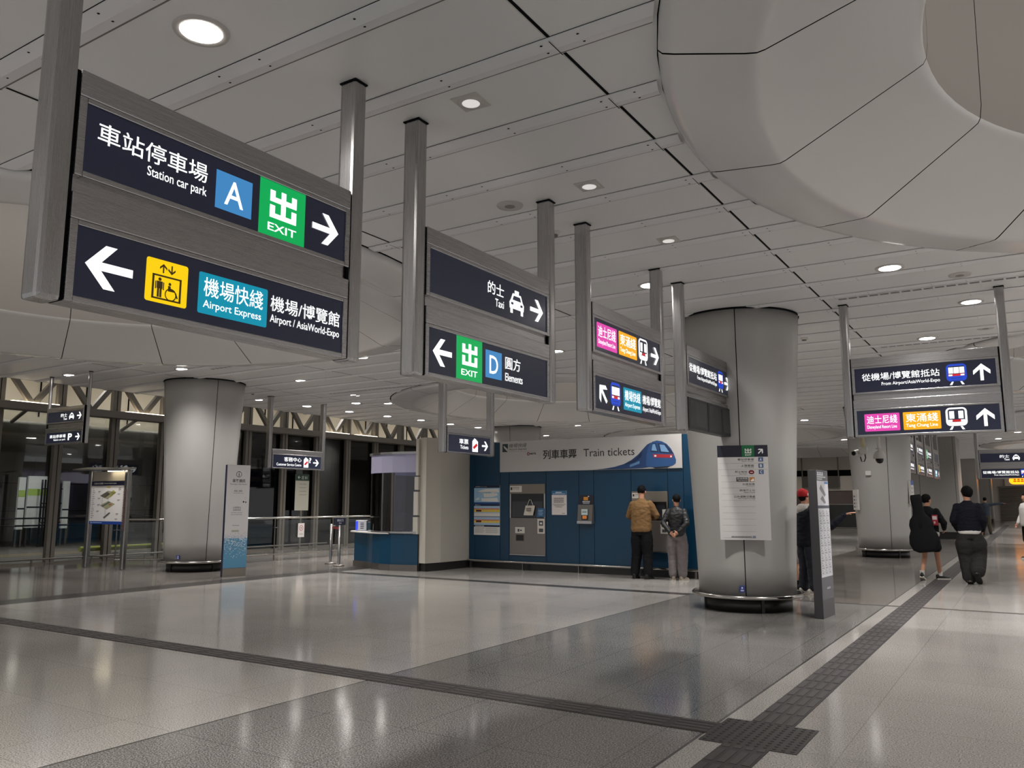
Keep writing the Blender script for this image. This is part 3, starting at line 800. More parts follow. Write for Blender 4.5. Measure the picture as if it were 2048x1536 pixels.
s.rect('train_picture', (230, 230, 235), .866, .35, .876, .40); s.rect('train_picture', (230, 230, 235), .944, .32, .952, .37)
s.poly('train_picture', (20, 24, 34), [(.855, .04), (.945, .06), (.93, .02), (.87, .005)])
s.flush()

# ticket machines
def ticket_machine(label, x0, x1, z0, z1, busy):
    t = thing('ticket_machine', label, 'ticket machine', ((x0 + x1) / 2, YW, z0), 0, 'ticket machines')
    w, h = x1 - x0, z1 - z0; hw = w / 2; zs = h * .515
    MB().rbox(-hw, hw, -.02, .04, .0, zs, .006).build('lower_door', pm('machine_grey', (122, 116, 112), .38, metal=.5), t)
    MB().rbox(-hw, hw, -.03, .04, h - .21, h, .006).build('hood', pm('machine_hood', (124, 118, 108), .4, metal=.5), t)
    for sx in (-1, 1): MB().box(min(sx * hw, sx * (hw - .03)), max(sx * hw, sx * (hw - .03)), -.015, .04, zs, h - .21).build('bay_cheek', STEEL, t)
    bay = MB(); bay.box(-hw + .03, hw - .03, -.004, -.002, zs, h - .2)
    bay.build('screen_bay', pm('bay_black', (14, 15, 20), .3), t)
    m = MB(); m.add([(-hw + .06, -.018, zs + .02), (hw - .06, -.018, zs + .02), (hw - .06, -.008, zs + .36), (-hw + .06, -.008, zs + .36)], [(0, 1, 2, 3)])
    m.build('touch_screen', pm('machine_screen', (36, 38, 44), .15), t)
    MB().box(-hw, hw, -.035, .02, -.015, .0).build('base_lip', STEELX, t)
    s = Sheet(t, -.032, -hw, 0, w, h)
    s.rect('logo_plate', (205, 200, 192), .02, .885, .36, .975); s.layer(); s.rect('logo_plate', (28, 40, 44), .04, .915, .085, .955)
    s.text('lettering', (60, 60, 60), '機場快綫', .10, .938, .28, .96); s.text('lettering', (60, 60, 60), 'Airport Express', .10, .918, .28, .934)
    for a in s.flush(): pass
    s = Sheet(t, -.02, -hw, 0, w, h)
    s.rect('instruction_label', (205, 200, 192), .16, .30, .43, .385); s.rect('instruction_label', (205, 200, 192), .79, .30, .99, .505)
    s.layer(); s.rect('ticket_slot', (58, 54, 50), .18, .19, .41, .28)
    for a, b_, c, d in ((.83, .41, .95, .48), (.83, .32, .95, .37), (.23, .32, .28, .36), (.30, .33, .35, .35)): s.rect('instruction_label', (70, 70, 72), a, b_, c, d)
    s.layer(); s.rect('ticket_slot', (20, 19, 18), .20, .20, .39, .27); s.rect('instruction_label', (220, 218, 212), .86, .43, .92, .455)
    if busy: s.rect('instruction_label', (190, 186, 180), .85, .55, .95, .70)
    s.flush()
    if not busy:
        c = tag(MB().add([(-.08, -.055, .84), (.16, -.055, .84), (.20, -.03, 1.05), (-.04, -.03, 1.05)], [(0, 1, 2, 3)]).build('notice_card', ink((200, 192, 180)), None, (t.location.x + .01, YW, z0 + .0)), 'beige out of service card hanging over the left ticket machine screen', 'notice')
        s = Sheet(c, -.058, -.06, .86, .22, .18, step=.0012)
        for i in range(2): s.blocks('lettering', (60, 56, 52), .2, .62 - i * .22, .8, .76 - i * .22, 5)
        s.flush()
        st = MB(); st.tube([(.0, -.032, 1.05), (.06, -.03, 1.18)], .006, 6); st.tube([(.15, -.032, 1.05), (.09, -.03, 1.18)], .006, 6); st.build('strap', ink((200, 195, 185)), c)
        b2 = MB().add([(.24, -.022, .80), (.44, -.022, .81), (.44, -.02, .99), (.27, -.02, 1.0)], [(0, 1, 2, 3)]).build('blue_notice', ink((44, 92, 134)), t)
        s = Sheet(t, -.0225, .26, .82, .16, .16); 
        for i in range(4): s.rect('lettering', (170, 195, 215), .15, .78 - i * .2, .9 - .1 * (i % 2), .84 - i * .2)
        s.flush()
    return t
ticket_machine('grey ticket machine at left with an out of service card on its screen', -9.775, -8.875, .335, 1.85, False)
ticket_machine('grey ticket machine behind the two men standing at the wall', -6.85, -6.085, .49, 1.67, True)

def board(name, label, cat, x0, x1, z0, z1, y, draw, base, thick=.012, group=None, rotz=0, loc=None):
    t = thing(name, label, cat, loc or ((x0 + x1) / 2, y, z0), rotz, group)
    w, h = x1 - x0, z1 - z0
    MB().box(-w / 2, w / 2, -thick, 0, 0, h).build('board', base if not isinstance(base, tuple) else ink(base), t)
    s = Sheet(t, -thick, -w / 2, 0, w, h, step=.0008)
    draw(s); s.flush()
    return t
def poster_map(s):
    D = (12, 24, 52)
    s.rect('print', D, 0, .95, 1, 1); s.rect('print', (150, 188, 214), 0, .66, 1, .95); s.rect('print', (30, 70, 130), 0, .62, 1, .66); s.rect('print', D, 0, .585, 1, .62)
    s.rect('print', (160, 186, 212), 0, .44, 1, .585); s.rect('print', D, 0, .365, 1, .375); s.rect('print', (160, 186, 212), 0, .20, 1, .365); s.rect('print', D, 0, .165, 1, .20)
    s.layer()
    s.poly('print', (222, 220, 214), [(.12, .88), (.45, .93), (.95, .93), (.97, .86), (.7, .84), (.62, .87), (.3, .85)])
    s.poly('print', (222, 220, 214), [(.35, .84), (.9, .84), (.92, .80), (.75, .77), (.40, .76)]); s.poly('print', (222, 220, 214), [(.28, .74), (.9, .75), (.95, .67), (.3, .68)]); s.poly('print', (222, 220, 214), [(.05, .72), (.18, .76), (.22, .72), (.1, .70)])
    s.rect('print', (216, 190, 90), 0, .46, 1, .515); s.rect('print', (196, 110, 80), 0, .515, .98, .535); s.rect('print', (216, 190, 90), 0, .245, 1, .29); s.rect('print', (196, 110, 80), 0, .29, .98, .31)
    s.text('lettering', (230, 230, 232), '路綫圖 Route map', .05, .965, .5, .985); s.text('lettering', (230, 230, 232), '車費 Fares', .04, .593, .25, .612); s.blocks('lettering', (230, 230, 232), .04, .173, .4, .19, 8)
    s.layer()
    for a in (.47, .255): s.rect('print', (70, 20, 30), .08, a, .29, a + .035)
    for i in range(7): s.rect('print', (40, 60, 110), .15 + .11 * i, .80, .152 + .11 * i, .86)
    s.rect('print', (50, 70, 120), .12, .862, .9, .866)
    for i in range(6): s.rect('lettering', (120, 118, 118), .04, .145 - .02 * i, .44 - .04 * (i % 3), .150 - .02 * i); s.rect('lettering', (120, 118, 118), .46, .145 - .02 * i, .95 - .05 * (i % 2), .150 - .02 * i)
    for i in range(4): s.rect('lettering', (60, 60, 80), .36 + .17 * i, .485, .39 + .17 * i, .49); s.rect('lettering', (60, 60, 80), .36 + .17 * i, .265, .39 + .17 * i, .27)
board('poster', 'tall poster with blue route map and yellow fare tables on teal wall', 'poster', -10.74, -10.04, .73, 1.83, YW, poster_map, (214, 212, 208))
def notice(s):
    s.rect('print', (46, 100, 138), 0, .82, 1, 1); s.layer()
    s.blocks('lettering', (225, 230, 232), .26, .90, .68, .95, 6); s.blocks('lettering', (225, 230, 232), .06, .85, .93, .875, 22)
    for i, q in enumerate((10, 9, 10)): s.blocks('lettering', (60, 58, 60), .13, .66 - .075 * i, .82, .71 - .075 * i, q)
    for i in range(3): s.blocks('lettering', (60, 58, 60), .06 + .1 * i, .425 - .055 * i, .94 - .12 * i, .45 - .055 * i, 24 - 5 * i)
    s.rect('lettering', (90, 90, 92), .68, .05, .9, .07)
board('notice', 'white notice with blue heading on the teal wall, right of the left machine', 'notice', -8.71, -8.35, 1.19, 1.70, YW, notice, (212, 202, 198))
# card reader unit
cr_ = thing('card_reader', 'steel card reader unit with dark orange topped sign on teal wall', 'card reader', (-7.885, YW, 1.02))
MB().rbox(-.175, .175, -.012, 0, .385, .585, .004).build('header_plate', pm('reader_header', (22, 24, 40), .4), cr_)
MB().add([(-.17, -.10, .0), (.17, -.10, .0), (.17, -.05, .385), (-.17, -.05, .385), (-.175, 0, -.01), (.175, 0, -.01), (.175, 0, .385), (-.175, 0, .385)], [(0, 1, 2, 3), (4, 0, 3, 7), (1, 5, 6, 2), (3, 2, 6, 7), (4, 5, 1, 0)]).build('housing', pm('reader_grey', (112, 108, 104), .4, metal=.5), cr_)
MB().box(-.17, .17, -.115, -.09, -.005, .05).build('tray', STEELX, cr_)
s = Sheet(cr_, -.012, -.175, .385, .35, .2); s.rect('symbol', (208, 140, 50), .33, .45, .62, .8); s.rect('symbol', (225, 225, 228), .62, .8, .7, .9); s.blocks('lettering', (215, 216, 220), .25, .24, .75, .38, 5); s.blocks('lettering', (215, 216, 220), .28, .1, .72, .18, 9); s.flush()
s = Sheet(cr_, -.102, -.17, 0, .34, .385); s.rect('display', (190, 205, 205), .30, .45, .72, .76); s.rect('sensor', (18, 16, 16), .30, .2, .74, .44); s.layer(); s.rect('sensor', (226, 140, 70), .37, .25, .66, .42); s.blocks('lettering', (60, 62, 66), .36, .58, .66, .66, 4); s.flush()

# ================================================================== WHITE CORNER WALL AND KIOSK
WHP = pm('white_corner_panel', (186, 181, 171), 0.42)
wk = MB()
plan = [(-11.18, 13.87), (-10.985, 13.84), (-10.905, 14.28), (-10.885, 15.28), (-10.885, 16.6), (-11.18, 16.6)]
wk.prism_z(plan, .17, 2.845)
wk.prism_z([(-11.15, 13.90), (-11.0, 13.87), (-10.92, 14.3), (-10.90, 15.28), (-10.9, 16.6), (-11.15, 16.6)], 0, .17, 1)
for z0, z1, w in ((2.03, 2.82, .06), (1.72, 2.00, .09), (1.18, 1.68, .11), (.78, 1.14, .12)): wk.box(-11.18 - w, -11.17, 13.80, 13.93, z0, z1)
struct(wk.build('wall_corner', [WHP, PLINTH]))
kp = [(-11.2, 13.875), (-11.5, 13.775), (-11.82, 13.725), (-12.15, 13.75), (-12.45, 13.85), (-12.68, 14.0), (-12.82, 14.2), (-12.87, 14.5), (-12.87, 17.2)]
bp = kp[:6] + [(-12.8, 14.06), (-13.36, 14.25), (-13.40, 14.5), (-13.40, 17.2)]
ks = thing('service_kiosk', 'service kiosk with curved tinted glass above teal panels and white counter', 'kiosk')
def wall_strip(path, z0, z1, name, mat, th=.03, parent=ks, closed=False):
    m = MB(); n = len(path)
    inner = []
    for i, (x, y) in enumerate(path):
        a = path[max(0, i - 1)]; c = path[min(n - 1, i + 1)]
        dx, dy = c[0] - a[0], c[1] - a[1]; L_ = math.hypot(dx, dy)
        inner.append((x + dy / L_ * th, y - dx / L_ * th))
    for i in range(n - 1):
        o0, o1, i0, i1 = path[i], path[i + 1], inner[i], inner[i + 1]
        m.add([(*o0, z0), (*o1, z0), (*o1, z1), (*o0, z1), (*i0, z0), (*i1, z0), (*i1, z1), (*i0, z1)], [(0, 1, 2, 3), (4, 7, 6, 5), (3, 2, 6, 7), (0, 4, 5, 1)], 0, False)
    return m.build(name, mat, parent)
wall_strip(bp, .13, .80, 'teal_panel', pm('kiosk_teal', (0, 58, 86), .32, spec=.45), -.03)
wall_strip(bp, 0, .13, 'skirting', DKSTEEL, -.05)
wall_strip(kp, .82, 2.50, 'curved_glass', glass('tinted_glass', (.70, .70, .78)), -.012)
wall_strip(kp, 2.10, 2.50, 'frosted_band', pm('frosted_film', (150, 146, 166), .5, emit=(150, 146, 176), estr=.10), -.02)
wall_strip(kp, 2.50, 2.55, 'top_rail', STEELX, -.06)
wall_strip(kp, .79, .83, 'sill', STEELX, -.07)
for i in (0, 2): MB().box(kp[i][0] - .03, kp[i][0] + .03, kp[i][1] - .012, kp[i][1] + .05, .0, 2.52).build('mullion', DKSTEEL, ks)
ct = [(-11.85, 13.66), (-12.2, 13.66), (-12.6, 13.78), (-13.1, 13.98), (-13.45, 14.16), (-13.56, 14.32), (-13.52, 14.55), (-13.3, 14.7), (-12.9, 14.5), (-12.5, 13.95), (-12.0, 13.80)]
MB().prism_z(ct, .775, .80).build('counter', pm('counter_white', (216, 210, 206), .35), ks)
MB().box(-12.84, -11.2, 14.05, 17.2, .02, .74).build('inner_desk', pm('desk_dark', (50, 48, 54), .5), ks)
MB().box(-12.8, -11.22, 16.2, 16.26, .74, 2.5).build('back_screen', pm('kiosk_back', (104, 100, 112), .6), ks)
MB().box(-12.6, -11.4, 14.6, 15.6, 2.47, 2.49).build('added_roof_light', pm('kiosk_fill_light', (240, 238, 250), .4, emit=(225, 222, 255), estr=2.2), ks)  # glowing panel added to brighten the kiosk interior
MB().box(-12.85, -11.2, 14.1, 17.2, 2.5, 2.54).build('roof', pm('kiosk_roof', (120, 118, 124), .6), ks)
for x, y, a, c in ((-12.3, 14.7, .3, (70, 90, 200)), (-11.5, 14.6, -.2, (90, 80, 190))):
    t = thing('monitor', 'black monitor on the kiosk desk behind the %s glass pane' % ('curved left' if x < -12 else 'flat right'), 'monitor', (x, y, .74), a)
    MB().rbox(-.03, .03, -.03, .03, 0, .16).build('stand', BLACK, t); MB().rbox(-.24, .24, -.03, .0, .14, .46, .008).build('casing', BLACK, t)
    MB().quad((.22, .001, .16), (-.22, .001, .16), (-.22, .001, .44), (.22, .001, .44)).build('screen', lit(c, .5), t)
for i, (x, y, w, h, c, lb) in enumerate(((-11.75, 15.9, .42, 1.3, (150, 146, 160), 'tall pale poster standing inside the kiosk behind the right pane'), (-12.35, 15.8, .18, 1.0, (140, 140, 170), 'narrow pale card standing inside the kiosk behind the curved pane'))):
    tag(MB().rbox(-w / 2, w / 2, -.01, .01, 0, h).build('poster', ink(c), None, (x, y, .74)), lb, 'poster')
dp = thing('dispenser', 'small white dispenser with blue lit side on the kiosk counter', 'dispenser', (-13.28, 14.36, .80), .5)
MB().rbox(-.13, .13, -.08, .08, 0, .24, .012).build('case', pm('dispenser_white', (205, 205, 210), .4), dp)
MB().box(-.125, -.075, -.082, -.079, .02, .22).build('blue_light', lit((40, 70, 255), 1.5), dp)
MB().rbox(.13, .22, -.06, .06, 0, .2, .01).build('side_case', pm('dispenser_teal', (16, 50, 66), .4), dp)
s = Sheet(dp, -.08, -.06, .03, .14, .18)
for i in range(4): s.rect('print', (50, 55, 80), .3, .1 + .22 * i, .9, .2 + .22 * i)
s.flush()
mu = thing('printer', 'white ticket printer on the desk behind the right kiosk pane', 'printer', (-11.55, 14.25, .74), .1)
MB().rbox(-.12, .12, -.1, .1, 0, .1, .02).build('body', WHITE, mu); MB().box(-.08, .08, -.102, -.098, .05, .065).build('slot', BLACK, mu)
# ================================================================== TACTILE PAVING
TACT = pm('tactile_rubber', (66, 63, 63), .6, spec=.3)
TACT_G = pm('tactile_bars', (74, 70, 70), .55, spec=.35)
def tact(name, label, x0, x1, y0, y1, along, mi_bars=4):
    m = MB(); m.box(x0, x1, y0, y1, 0.0, .004)
    if along == 'y':
        w = (x1 - x0) / mi_bars; y = y0
        while y < y1 - .05:
            e = min(y + .27, y1)
            for i in range(mi_bars): m.box(x0 + w * (i + .18), x0 + w * (i + .82), y + .012, e - .012, .004, .0065, 1)
            y += .30
            if y > 26: break
    elif along == 'x':
        w = (y1 - y0) / mi_bars; x = x1
        while x > x0 + .05:
            e = max(x - .27, x0)
            for i in range(mi_bars): m.box(e + .012, x - .012, y0 + w * (i + .18), y0 + w * (i + .82), .004, .0065, 1)
            x -= .30
    else:
        nx, ny = int((x1 - x0) / .053), int((y1 - y0) / .053)
        for i in range(nx):
            for j in range(ny):
                cx, cy = x0 + .03 + i * (x1 - x0 - .06) / (nx - 1), y0 + .03 + j * (y1 - y0 - .06) / (ny - 1)
                m.add([(cx + .013 * math.cos(k * PI / 3), cy + .013 * math.sin(k * PI / 3), .004) for k in range(6)] + [(cx + .009 * math.cos(k * PI / 3), cy + .009 * math.sin(k * PI / 3), .009) for k in range(6)],
                      [(0 + k, (k + 1) % 6, (k + 1) % 6 + 6, k + 6) for k in range(6)] + [tuple(range(6, 12))], 0)
    return tag(m.build(name, [TACT, TACT_G]), label, 'tactile paving')
tact('tactile_strip', 'dark ribbed guide strip running away beneath the walking people', -1.71, -1.43, 5.67, 62, 'y')
tact('tactile_strip', 'short dark ribbed guide strip coming from the bottom edge to the studded pad', -1.71, -1.43, 2.0, 5.08, 'y')
tact('tactile_strip', 'dark ribbed guide strip crossing the floor from the left edge', -12.5, -1.865, 5.245, 5.515, 'x')
tact('tactile_pad', 'dark studded square pad where the guide strips meet', -1.865, -1.275, 5.08, 5.67, 'dots')

# ================================================================== CEILING FITTINGS
LENS = pm('downlight_lens', (255, 255, 255), .4, emit=(255, 250, 245), estr=LAMP)
LENS_B = pm('dim_downlight_lens', (235, 235, 235), .4, emit=(255, 250, 245), estr=.42)
TRIM = pm('downlight_trim', (196, 192, 188), .35)
def downlight(x, y, label, group):
    t = thing('downlight', label, 'downlight', (x, y, ZC), 0, group)
    MB().lathe([(.113, .02), (.113, -.010), (.150, -.014), (.155, -.004), (.155, 0)], n=32).build('trim_ring', TRIM, t)
    MB().disc((0, 0, -.011), .113, 28, up=False).build('lens', LENS, t)
    beam(t)
proto_l = None
ORD = ['first', 'second', 'third', 'fourth', 'fifth', 'sixth', 'seventh', 'eighth', 'ninth']
row = [(-16.88, 9.25), (-16.82, 14.15), (-16.82, 15.85), (-16.80, 17.5), (-16.7, 19.07), (-16.6, 20.6), (-16.6, 22.2), (-16.5, 23.7)]
for i, (x, y) in enumerate(row): downlight(x, y, 'lit downlight along the glazed front, %s of that row from the left' % ORD[i], 'downlights along the glazed front')
for x, y, lb in ((-3.78, 2.66, 'big lit downlight at the top left, nearest of all the downlights'), (-3.78, 9.12, 'lit downlight partly behind the right post of the pink badge sign'),
                 (-1.18, 9.88, 'lit downlight below the big right dome, left of the long air slot end'), (-.50, 12.19, 'lit downlight right of the air slot, above the upward arrow sign, highest of two'), (-1.26, 14.58, 'lit downlight just above the upward arrow sign, between its posts'),
                 (-14.2, 10.02, 'lit downlight under the left dome edge, above the left grey column'), (-13.37, 12.4, 'lit downlight above the customer service sign, left of its right post'), (-14.06, 14.84, 'lit downlight right of the customer service sign, nearest of the inner row'),
                 (-15.19, 16.07, 'lit downlight right of the customer service sign post, just behind the row'), (-14.48, 16.53, 'lit downlight left of the small middle dome tip'), (-6.92, 12.35, 'lit downlight between the green D sign and the pink badge sign'),
                 (-10.24, 10.94, 'lit downlight beside the bottom right corner of the nearest sign'), (-13.16, 25.0, 'lit downlight above the banner, left of the pink badge sign bottom'), (-13.8, 27.46, 'lit downlight just above the banner, right of centre'),
                 (-16.24, 28.1, 'lit downlight above the banner letters, low in the gap'), (-6.08, 27.26, 'lit downlight right of the nearest column, left of the upward arrow sign'), (-3.54, 21.64, 'lit downlight in the gap between the upward arrow sign panels'),
                 (-.38, 24.5, 'lit downlight right of the upward arrow sign beside its post'), (-1.1, 34.3, 'lit downlight under the upward arrow sign, left of the far taxi sign top'), (-.32, 36.3, 'lit downlight at the right edge above the far taxi sign'),
                 (-1.05, 39.6, 'lit downlight just above the far taxi sign, smallest there'), (-6.03, 33.75, 'lit downlight at the left edge of the camera column, upper one'), (-6.6, 36.7, 'lit downlight at the left edge of the camera column, lower one'),
                 (-8.64, 50.7, 'far lit downlight left of the security camera'), (-9.4, 50.2, 'far lit downlight over the black slim totem top'), (-12.2, 64.0, 'tiny far lit downlight right of the totem top')):
    downlight(x, y, lb, 'lit downlights in the ceiling')
for x, y in ((1.2, 45.5), (1.4, 51.0), (-1.2, 53), (-.9, 47.5), (-.6, 60.5), (1.8, 64.0), (-5.8, 58), (-.8, 72.5), (2.6, 73.5)):
    downlight(x, y, 'tiny lit downlight at the far right end of the hall', 'tiny far downlights')
# more of the same grid overhead and behind, which light the near floor
k = 0
for x, y in ((-3.78, -1.2), (-3.78, -4.5), (-7.0, -1.0), (-16.8, 4.5), (-16.8, 1.0), (8.2, 3.0), (8.2, 9.0), (5.0, 12.3), (2.0, 12.4), (8.0, 12.4), (-5.3, 14.5), (-7.4, 24.8), (4.5, 24.8), (8.5, 18)):
    downlight(x, y, 'lit downlight of the hall ceiling out of the pictured view', 'hall downlights outside the view')
def small_light(x, y, label):
    t = thing('small_downlight', label, 'downlight', (x, y, ZC), math.radians(4), 'small dim downlights')
    m = MB(); m.rbox(-.10, .10, -.10, .10, -.006, 0, .003); m.lathe([(.058, -.012), (.085, -.012), (.09, -.006)], n=28); m.build('trim_plate', TRIM, t)
    MB().disc((0, 0, -.0125), .060, 24, up=False).build('lens', LENS_B, t)
for (x, y), w in zip(((-2.97, 4.16), (-2.965, 5.88), (-2.94, 7.6)), ('nearest, between the two tall left posts', 'middle, above the taxi sign post', 'farthest, above the pink badge sign')):
    small_light(x, y, 'small dim downlight on a square plate, ' + w)
def speaker(x, y, label):
    t = thing('ceiling_speaker', label, 'speaker', (x, y, ZC), 0, 'ceiling speakers')
    MB().lathe([(0, -.012), (.115, -.012), (.12, -.004), (.12, 0)], n=36).build('trim', TRIM, t)
    MB().disc((0, 0, -.0128), .048, 24, up=False).build('grille', pm('speaker_grille', (132, 130, 128), .6), t)
speaker(-3.78, 5.91, 'round white ceiling speaker left of the right taxi sign post')
speaker(-.53, 10.64, 'round white ceiling speaker right of the lit downlight under the big dome')
speaker(-.42, 14.2, 'round white ceiling speaker above the upward arrow sign, near the right post')
def detector(x, y, label):
    t = thing('smoke_detector', label, 'detector', (x, y, ZC), 0, 'smoke detectors')
    MB().lathe([(.06, 0), (.06, -.012), (.045, -.03), (0, -.03)], n=20).build('base', WHITE, t)
    MB().lathe([(.035, -.03), (.035, -.045), (0, -.047)], n=16).build('sensor_cap', pm('detector_cap', (120, 116, 112), .5), t)
detector(-3.80, 6.76, 'small smoke detector beside the right post of the taxi sign')
detector(-2.95, 13.5, 'small smoke detector right of the nearest column head')
detector(-16.0, 10.9, 'small smoke detector on the ceiling above the layout map stand')
detector(-15.9, 13.2, 'small smoke detector above the customer service sign')

# ================================================================== BALUSTRADE, STANDS, TOTEMS
def railing(label, path, posts, z1=1.06):
    t = thing('balustrade', label, 'balustrade', (path[0][0], path[0][1], 0))
    P = [(x - path[0][0], y - path[0][1]) for x, y in path]
    MB().tube([(x, y, z1) for x, y in P], .024, 10).build('handrail', CHROME, t)
    MB().tube([(x, y, .15) for x, y in P], .022, 10).build('low_rail', CHROME, t)
    for a, b in zip(P[:-1], P[1:]):
        L_ = math.hypot(b[0] - a[0], b[1] - a[1]); n = max(1, round(L_ / 1.9))
        for i in range(n):
            q = lambda f: (a[0] + (b[0] - a[0]) * f, a[1] + (b[1] - a[1]) * f)
            (xa, ya), (xb, yb) = q((i + .04) / n), q((i + .96) / n)
            MB().add([(xa, ya, .03), (xb, yb, .03), (xb, yb, 1.0), (xa, ya, 1.0)], [(0, 1, 2, 3)]).build('glass_panel', BGLASS, t)
            xp, yp = q((i + .5) / n) if False else q(i / n)
            pt = MB().tube([(xp, yp, 0), (xp, yp, z1)], .017, 8).build('post', DKSTEEL, t)
            c = MB()
            for z in (.3, .82): c.box(xp - .05, xp + .05, yp - .05, yp + .05, z - .012, z + .012)
            c.build('clamp', CHROME, pt)
    return t
railing('glass balustrade with steel rails between the column totem and the kiosk', [(-16.38, 12.45), (-16.38, 18.6)], None)
railing('short glass balustrade with steel rails between the map stand and the column', [(-17.95, 11.2), (-16.45, 12.3)], None)
gb = thing('guard_rail', 'low steel guard bar at the foot of the glazed front on the left', 'guard rail', (-19.55, 7.0, 0))
MB().tube([(0, 0, .15), (0, 12.5, .15)], .022, 8).build('bar', DKSTEEL, gb)
for i in range(9): MB().box(-.012, .012, -.02, .02, 0, .15).build('bracket', DKSTEEL, gb, (0, .3 + 1.43 * i, 0))

# layout map stand
ms = thing('map_stand', 'station layout map stand with hooded lit top between two steel legs', 'map stand', (-17.5, 10.66, 0), .03)
for sx in (-.66, .68): MB().rbox(sx - .06, sx + .06, -.05, .05, 0, 2.16, .02).build('leg', STEEL, ms)
m = MB()
for i in range(26): m.box(.612, .748, -.056, -.050, .85 + .035 * i, .865 + .035 * i)
m.build('leg_ribs', pm('rib_brown', (92, 66, 62), .5), ms)
MB().add([(-1.02, -.26, 2.20), (.80, -.26, 2.16), (.80, .10, 2.22), (-1.02, .10, 2.26), (-1.02, -.26, 2.17), (.80, -.26, 2.13), (.80, .10, 2.19), (-1.02, .10, 2.23)], [(0, 1, 2, 3), (7, 6, 5, 4), (0, 4, 5, 1), (1, 5, 6, 2), (2, 6, 7, 3), (3, 7, 4, 0)]).build('hood', STEELX, ms)
MB().box(-.60, .62, .0, .03, 1.93, 2.14).build('header_panel', pm('header_pale', (196, 188, 172), .4), ms)
MB().box(.10, .60, -.12, -.06, 2.135, 2.15).build('hood_lamp', pm('hood_lamp', (255, 244, 220), .4, emit=(255, 240, 210), estr=7.0), ms)
MB().rbox(-.60, .60, -.03, .02, .97, 1.92, .004).build('board', ink((214, 210, 208)), ms)
MB().tube([(-.62, 0, .26), (.64, 0, .26)], .014, 8).build('cross_bar', DKSTEEL, ms)
def lay(s):
    s.rect('print', (18, 24, 58), 0, .90, 1, 1); s.rect('print', (24, 60, 140), 0, 0, 1, .07); s.layer()
    s.text('lettering', (235, 235, 238), '九龍站位置圖', .06, .93, .36, .975, .015); s.text('lettering', (235, 235, 238), 'Kowloon Station layout', .39, .93, .76, .97, .01)
    g = (116, 112, 100)
    s.poly('map', (150, 146, 120), [(.28, .66), (.52, .78), (.78, .74), (.52, .58)]); s.poly('map', g, [(.30, .67), (.50, .76), (.60, .70), (.42, .61)])
    s.poly('map', (180, 176, 90), [(.58, .70), (.68, .80), (.77, .74), (.6, .62)]); s.poly('map', (190, 180, 96), [(.44, .86), (.54, .89), (.62, .86), (.55, .84)])
    s.poly('map', (150, 150, 116), [(.30, .44), (.55, .54), (.76, .47), (.52, .34)]); s.layer(); s.poly('map', (92, 94, 92), [(.34, .42), (.58, .53), (.62, .51), (.39, .40)]); s.poly('map', (150, 110, 80), [(.54, .46), (.62, .49), (.68, .46), (.6, .43)])
    s.poly('map', (96, 92, 92), [(.42, .16), (.60, .28), (.64, .26), (.46, .13)])
    for a, b, c, d in ((.36, .44, .365, .64), (.49, .18, .495, .38), (.54, .48, .545, .60), (.46, .2, .465, .38)): s.rect('map', g, a, b, c, d)
    for i in range(16): s.rect('lettering', (120, 116, 116), .04, .82 - .045 * i, .09 + .02 * (i % 3), .83 - .045 * i)
    for u, v in ((.84, .84), (.84, .80), (.82, .70), (.82, .56), (.80, .24), (.78, .12), (.22, .76), (.22, .60), (.22, .45), (.2, .30)): s.rect('lettering', (110, 106, 106), u, v, u + .08, v + .012); s.rect('lettering', (150, 146, 146), u, v - .02, u + .06, v - .012)
    s.layer(); s.rect('lettering', (225, 228, 235), .05, .02, .075, .05); s.rect('lettering', (160, 180, 215), .10, .028, .40, .042)
s = Sheet(ms, -.03, -.60, .97, 1.20, .95, step=.0008); lay(s); s.flush()

# passenger information totem
it = thing('information_totem', 'tall white passenger information totem with blue confetti base and navy side', 'totem', (-13.54, 10.975, 0), math.radians(75.7))
MB().rbox(-.243, .243, -.03, .06, 0, 2.2, .006).build('body', pm('totem_navy', (20, 24, 52), .35), it)
def totem(s):
    s.rect('face', (208, 205, 206), 0, .075, 1, 1); s.rect('foot_plate', (128, 122, 114), 0, 0, 1, .073); s.layer()
    s.rect('blue_base', (90, 148, 182), 0, .075, 1, .34); s.layer()
    random.seed(3)
    for i in range(230):
        v = .34 - abs(random.gauss(0, .075)); u = random.uniform(.02, .97); w = random.uniform(.012, .03)
        if v > .09: s.poly('confetti', (216, 222, 228), [(u, v), (u + w, v + .003), (u + w * .9, v + .008), (u - .002, v + .005)])
    for i in range(90):
        v = .34 + abs(random.gauss(0, .02)); u = random.uniform(.02, .96)
        s.poly('confetti', (88, 134, 172), [(u, v), (u + .016, v + .003), (u + .015, v + .006), (u, v + .004)])
    K = (44, 46, 52)
    s.ring('symbol', K, .51, .915, .05, .060); s.rect('symbol', K, .495, .895, .525, .925); s.circ('symbol', K, .51, .938, .011)
    s.text('lettering', K, '乘客資訊', .24, .84, .80, .872, .012); s.text('lettering', (96, 96, 102), 'Passenger Information', .15, .815, .88, .833)
    s.text('lettering', K, '掃描二維碼', .33, .755, .68, .772); s.text('lettering', (96, 96, 102), 'Scan the QR code', .30, .738, .72, .749)
    s.ring('symbol', (150, 150, 152), .84, .695, .022, .025); s.circ('symbol', (40, 42, 48), .76, .665, .018); s.circ('symbol', (70, 72, 78), .86, .662, .016)
    s.text('lettering', K, '以瀏覽車站', .31, .605, .66, .622); s.text('lettering', K, '及車務資訊', .31, .583, .66, .60)
    s.text('lettering', (96, 96, 102), 'for station and train', .25, .564, .72, .575); s.text('lettering', (96, 96, 102), 'service information', .25, .546, .72, .557)
    s.rect('lettering', (150, 150, 154), .32, .45, .62, .456); s.rrect('lettering', (160, 166, 150), .30, .395, .62, .411, .3)
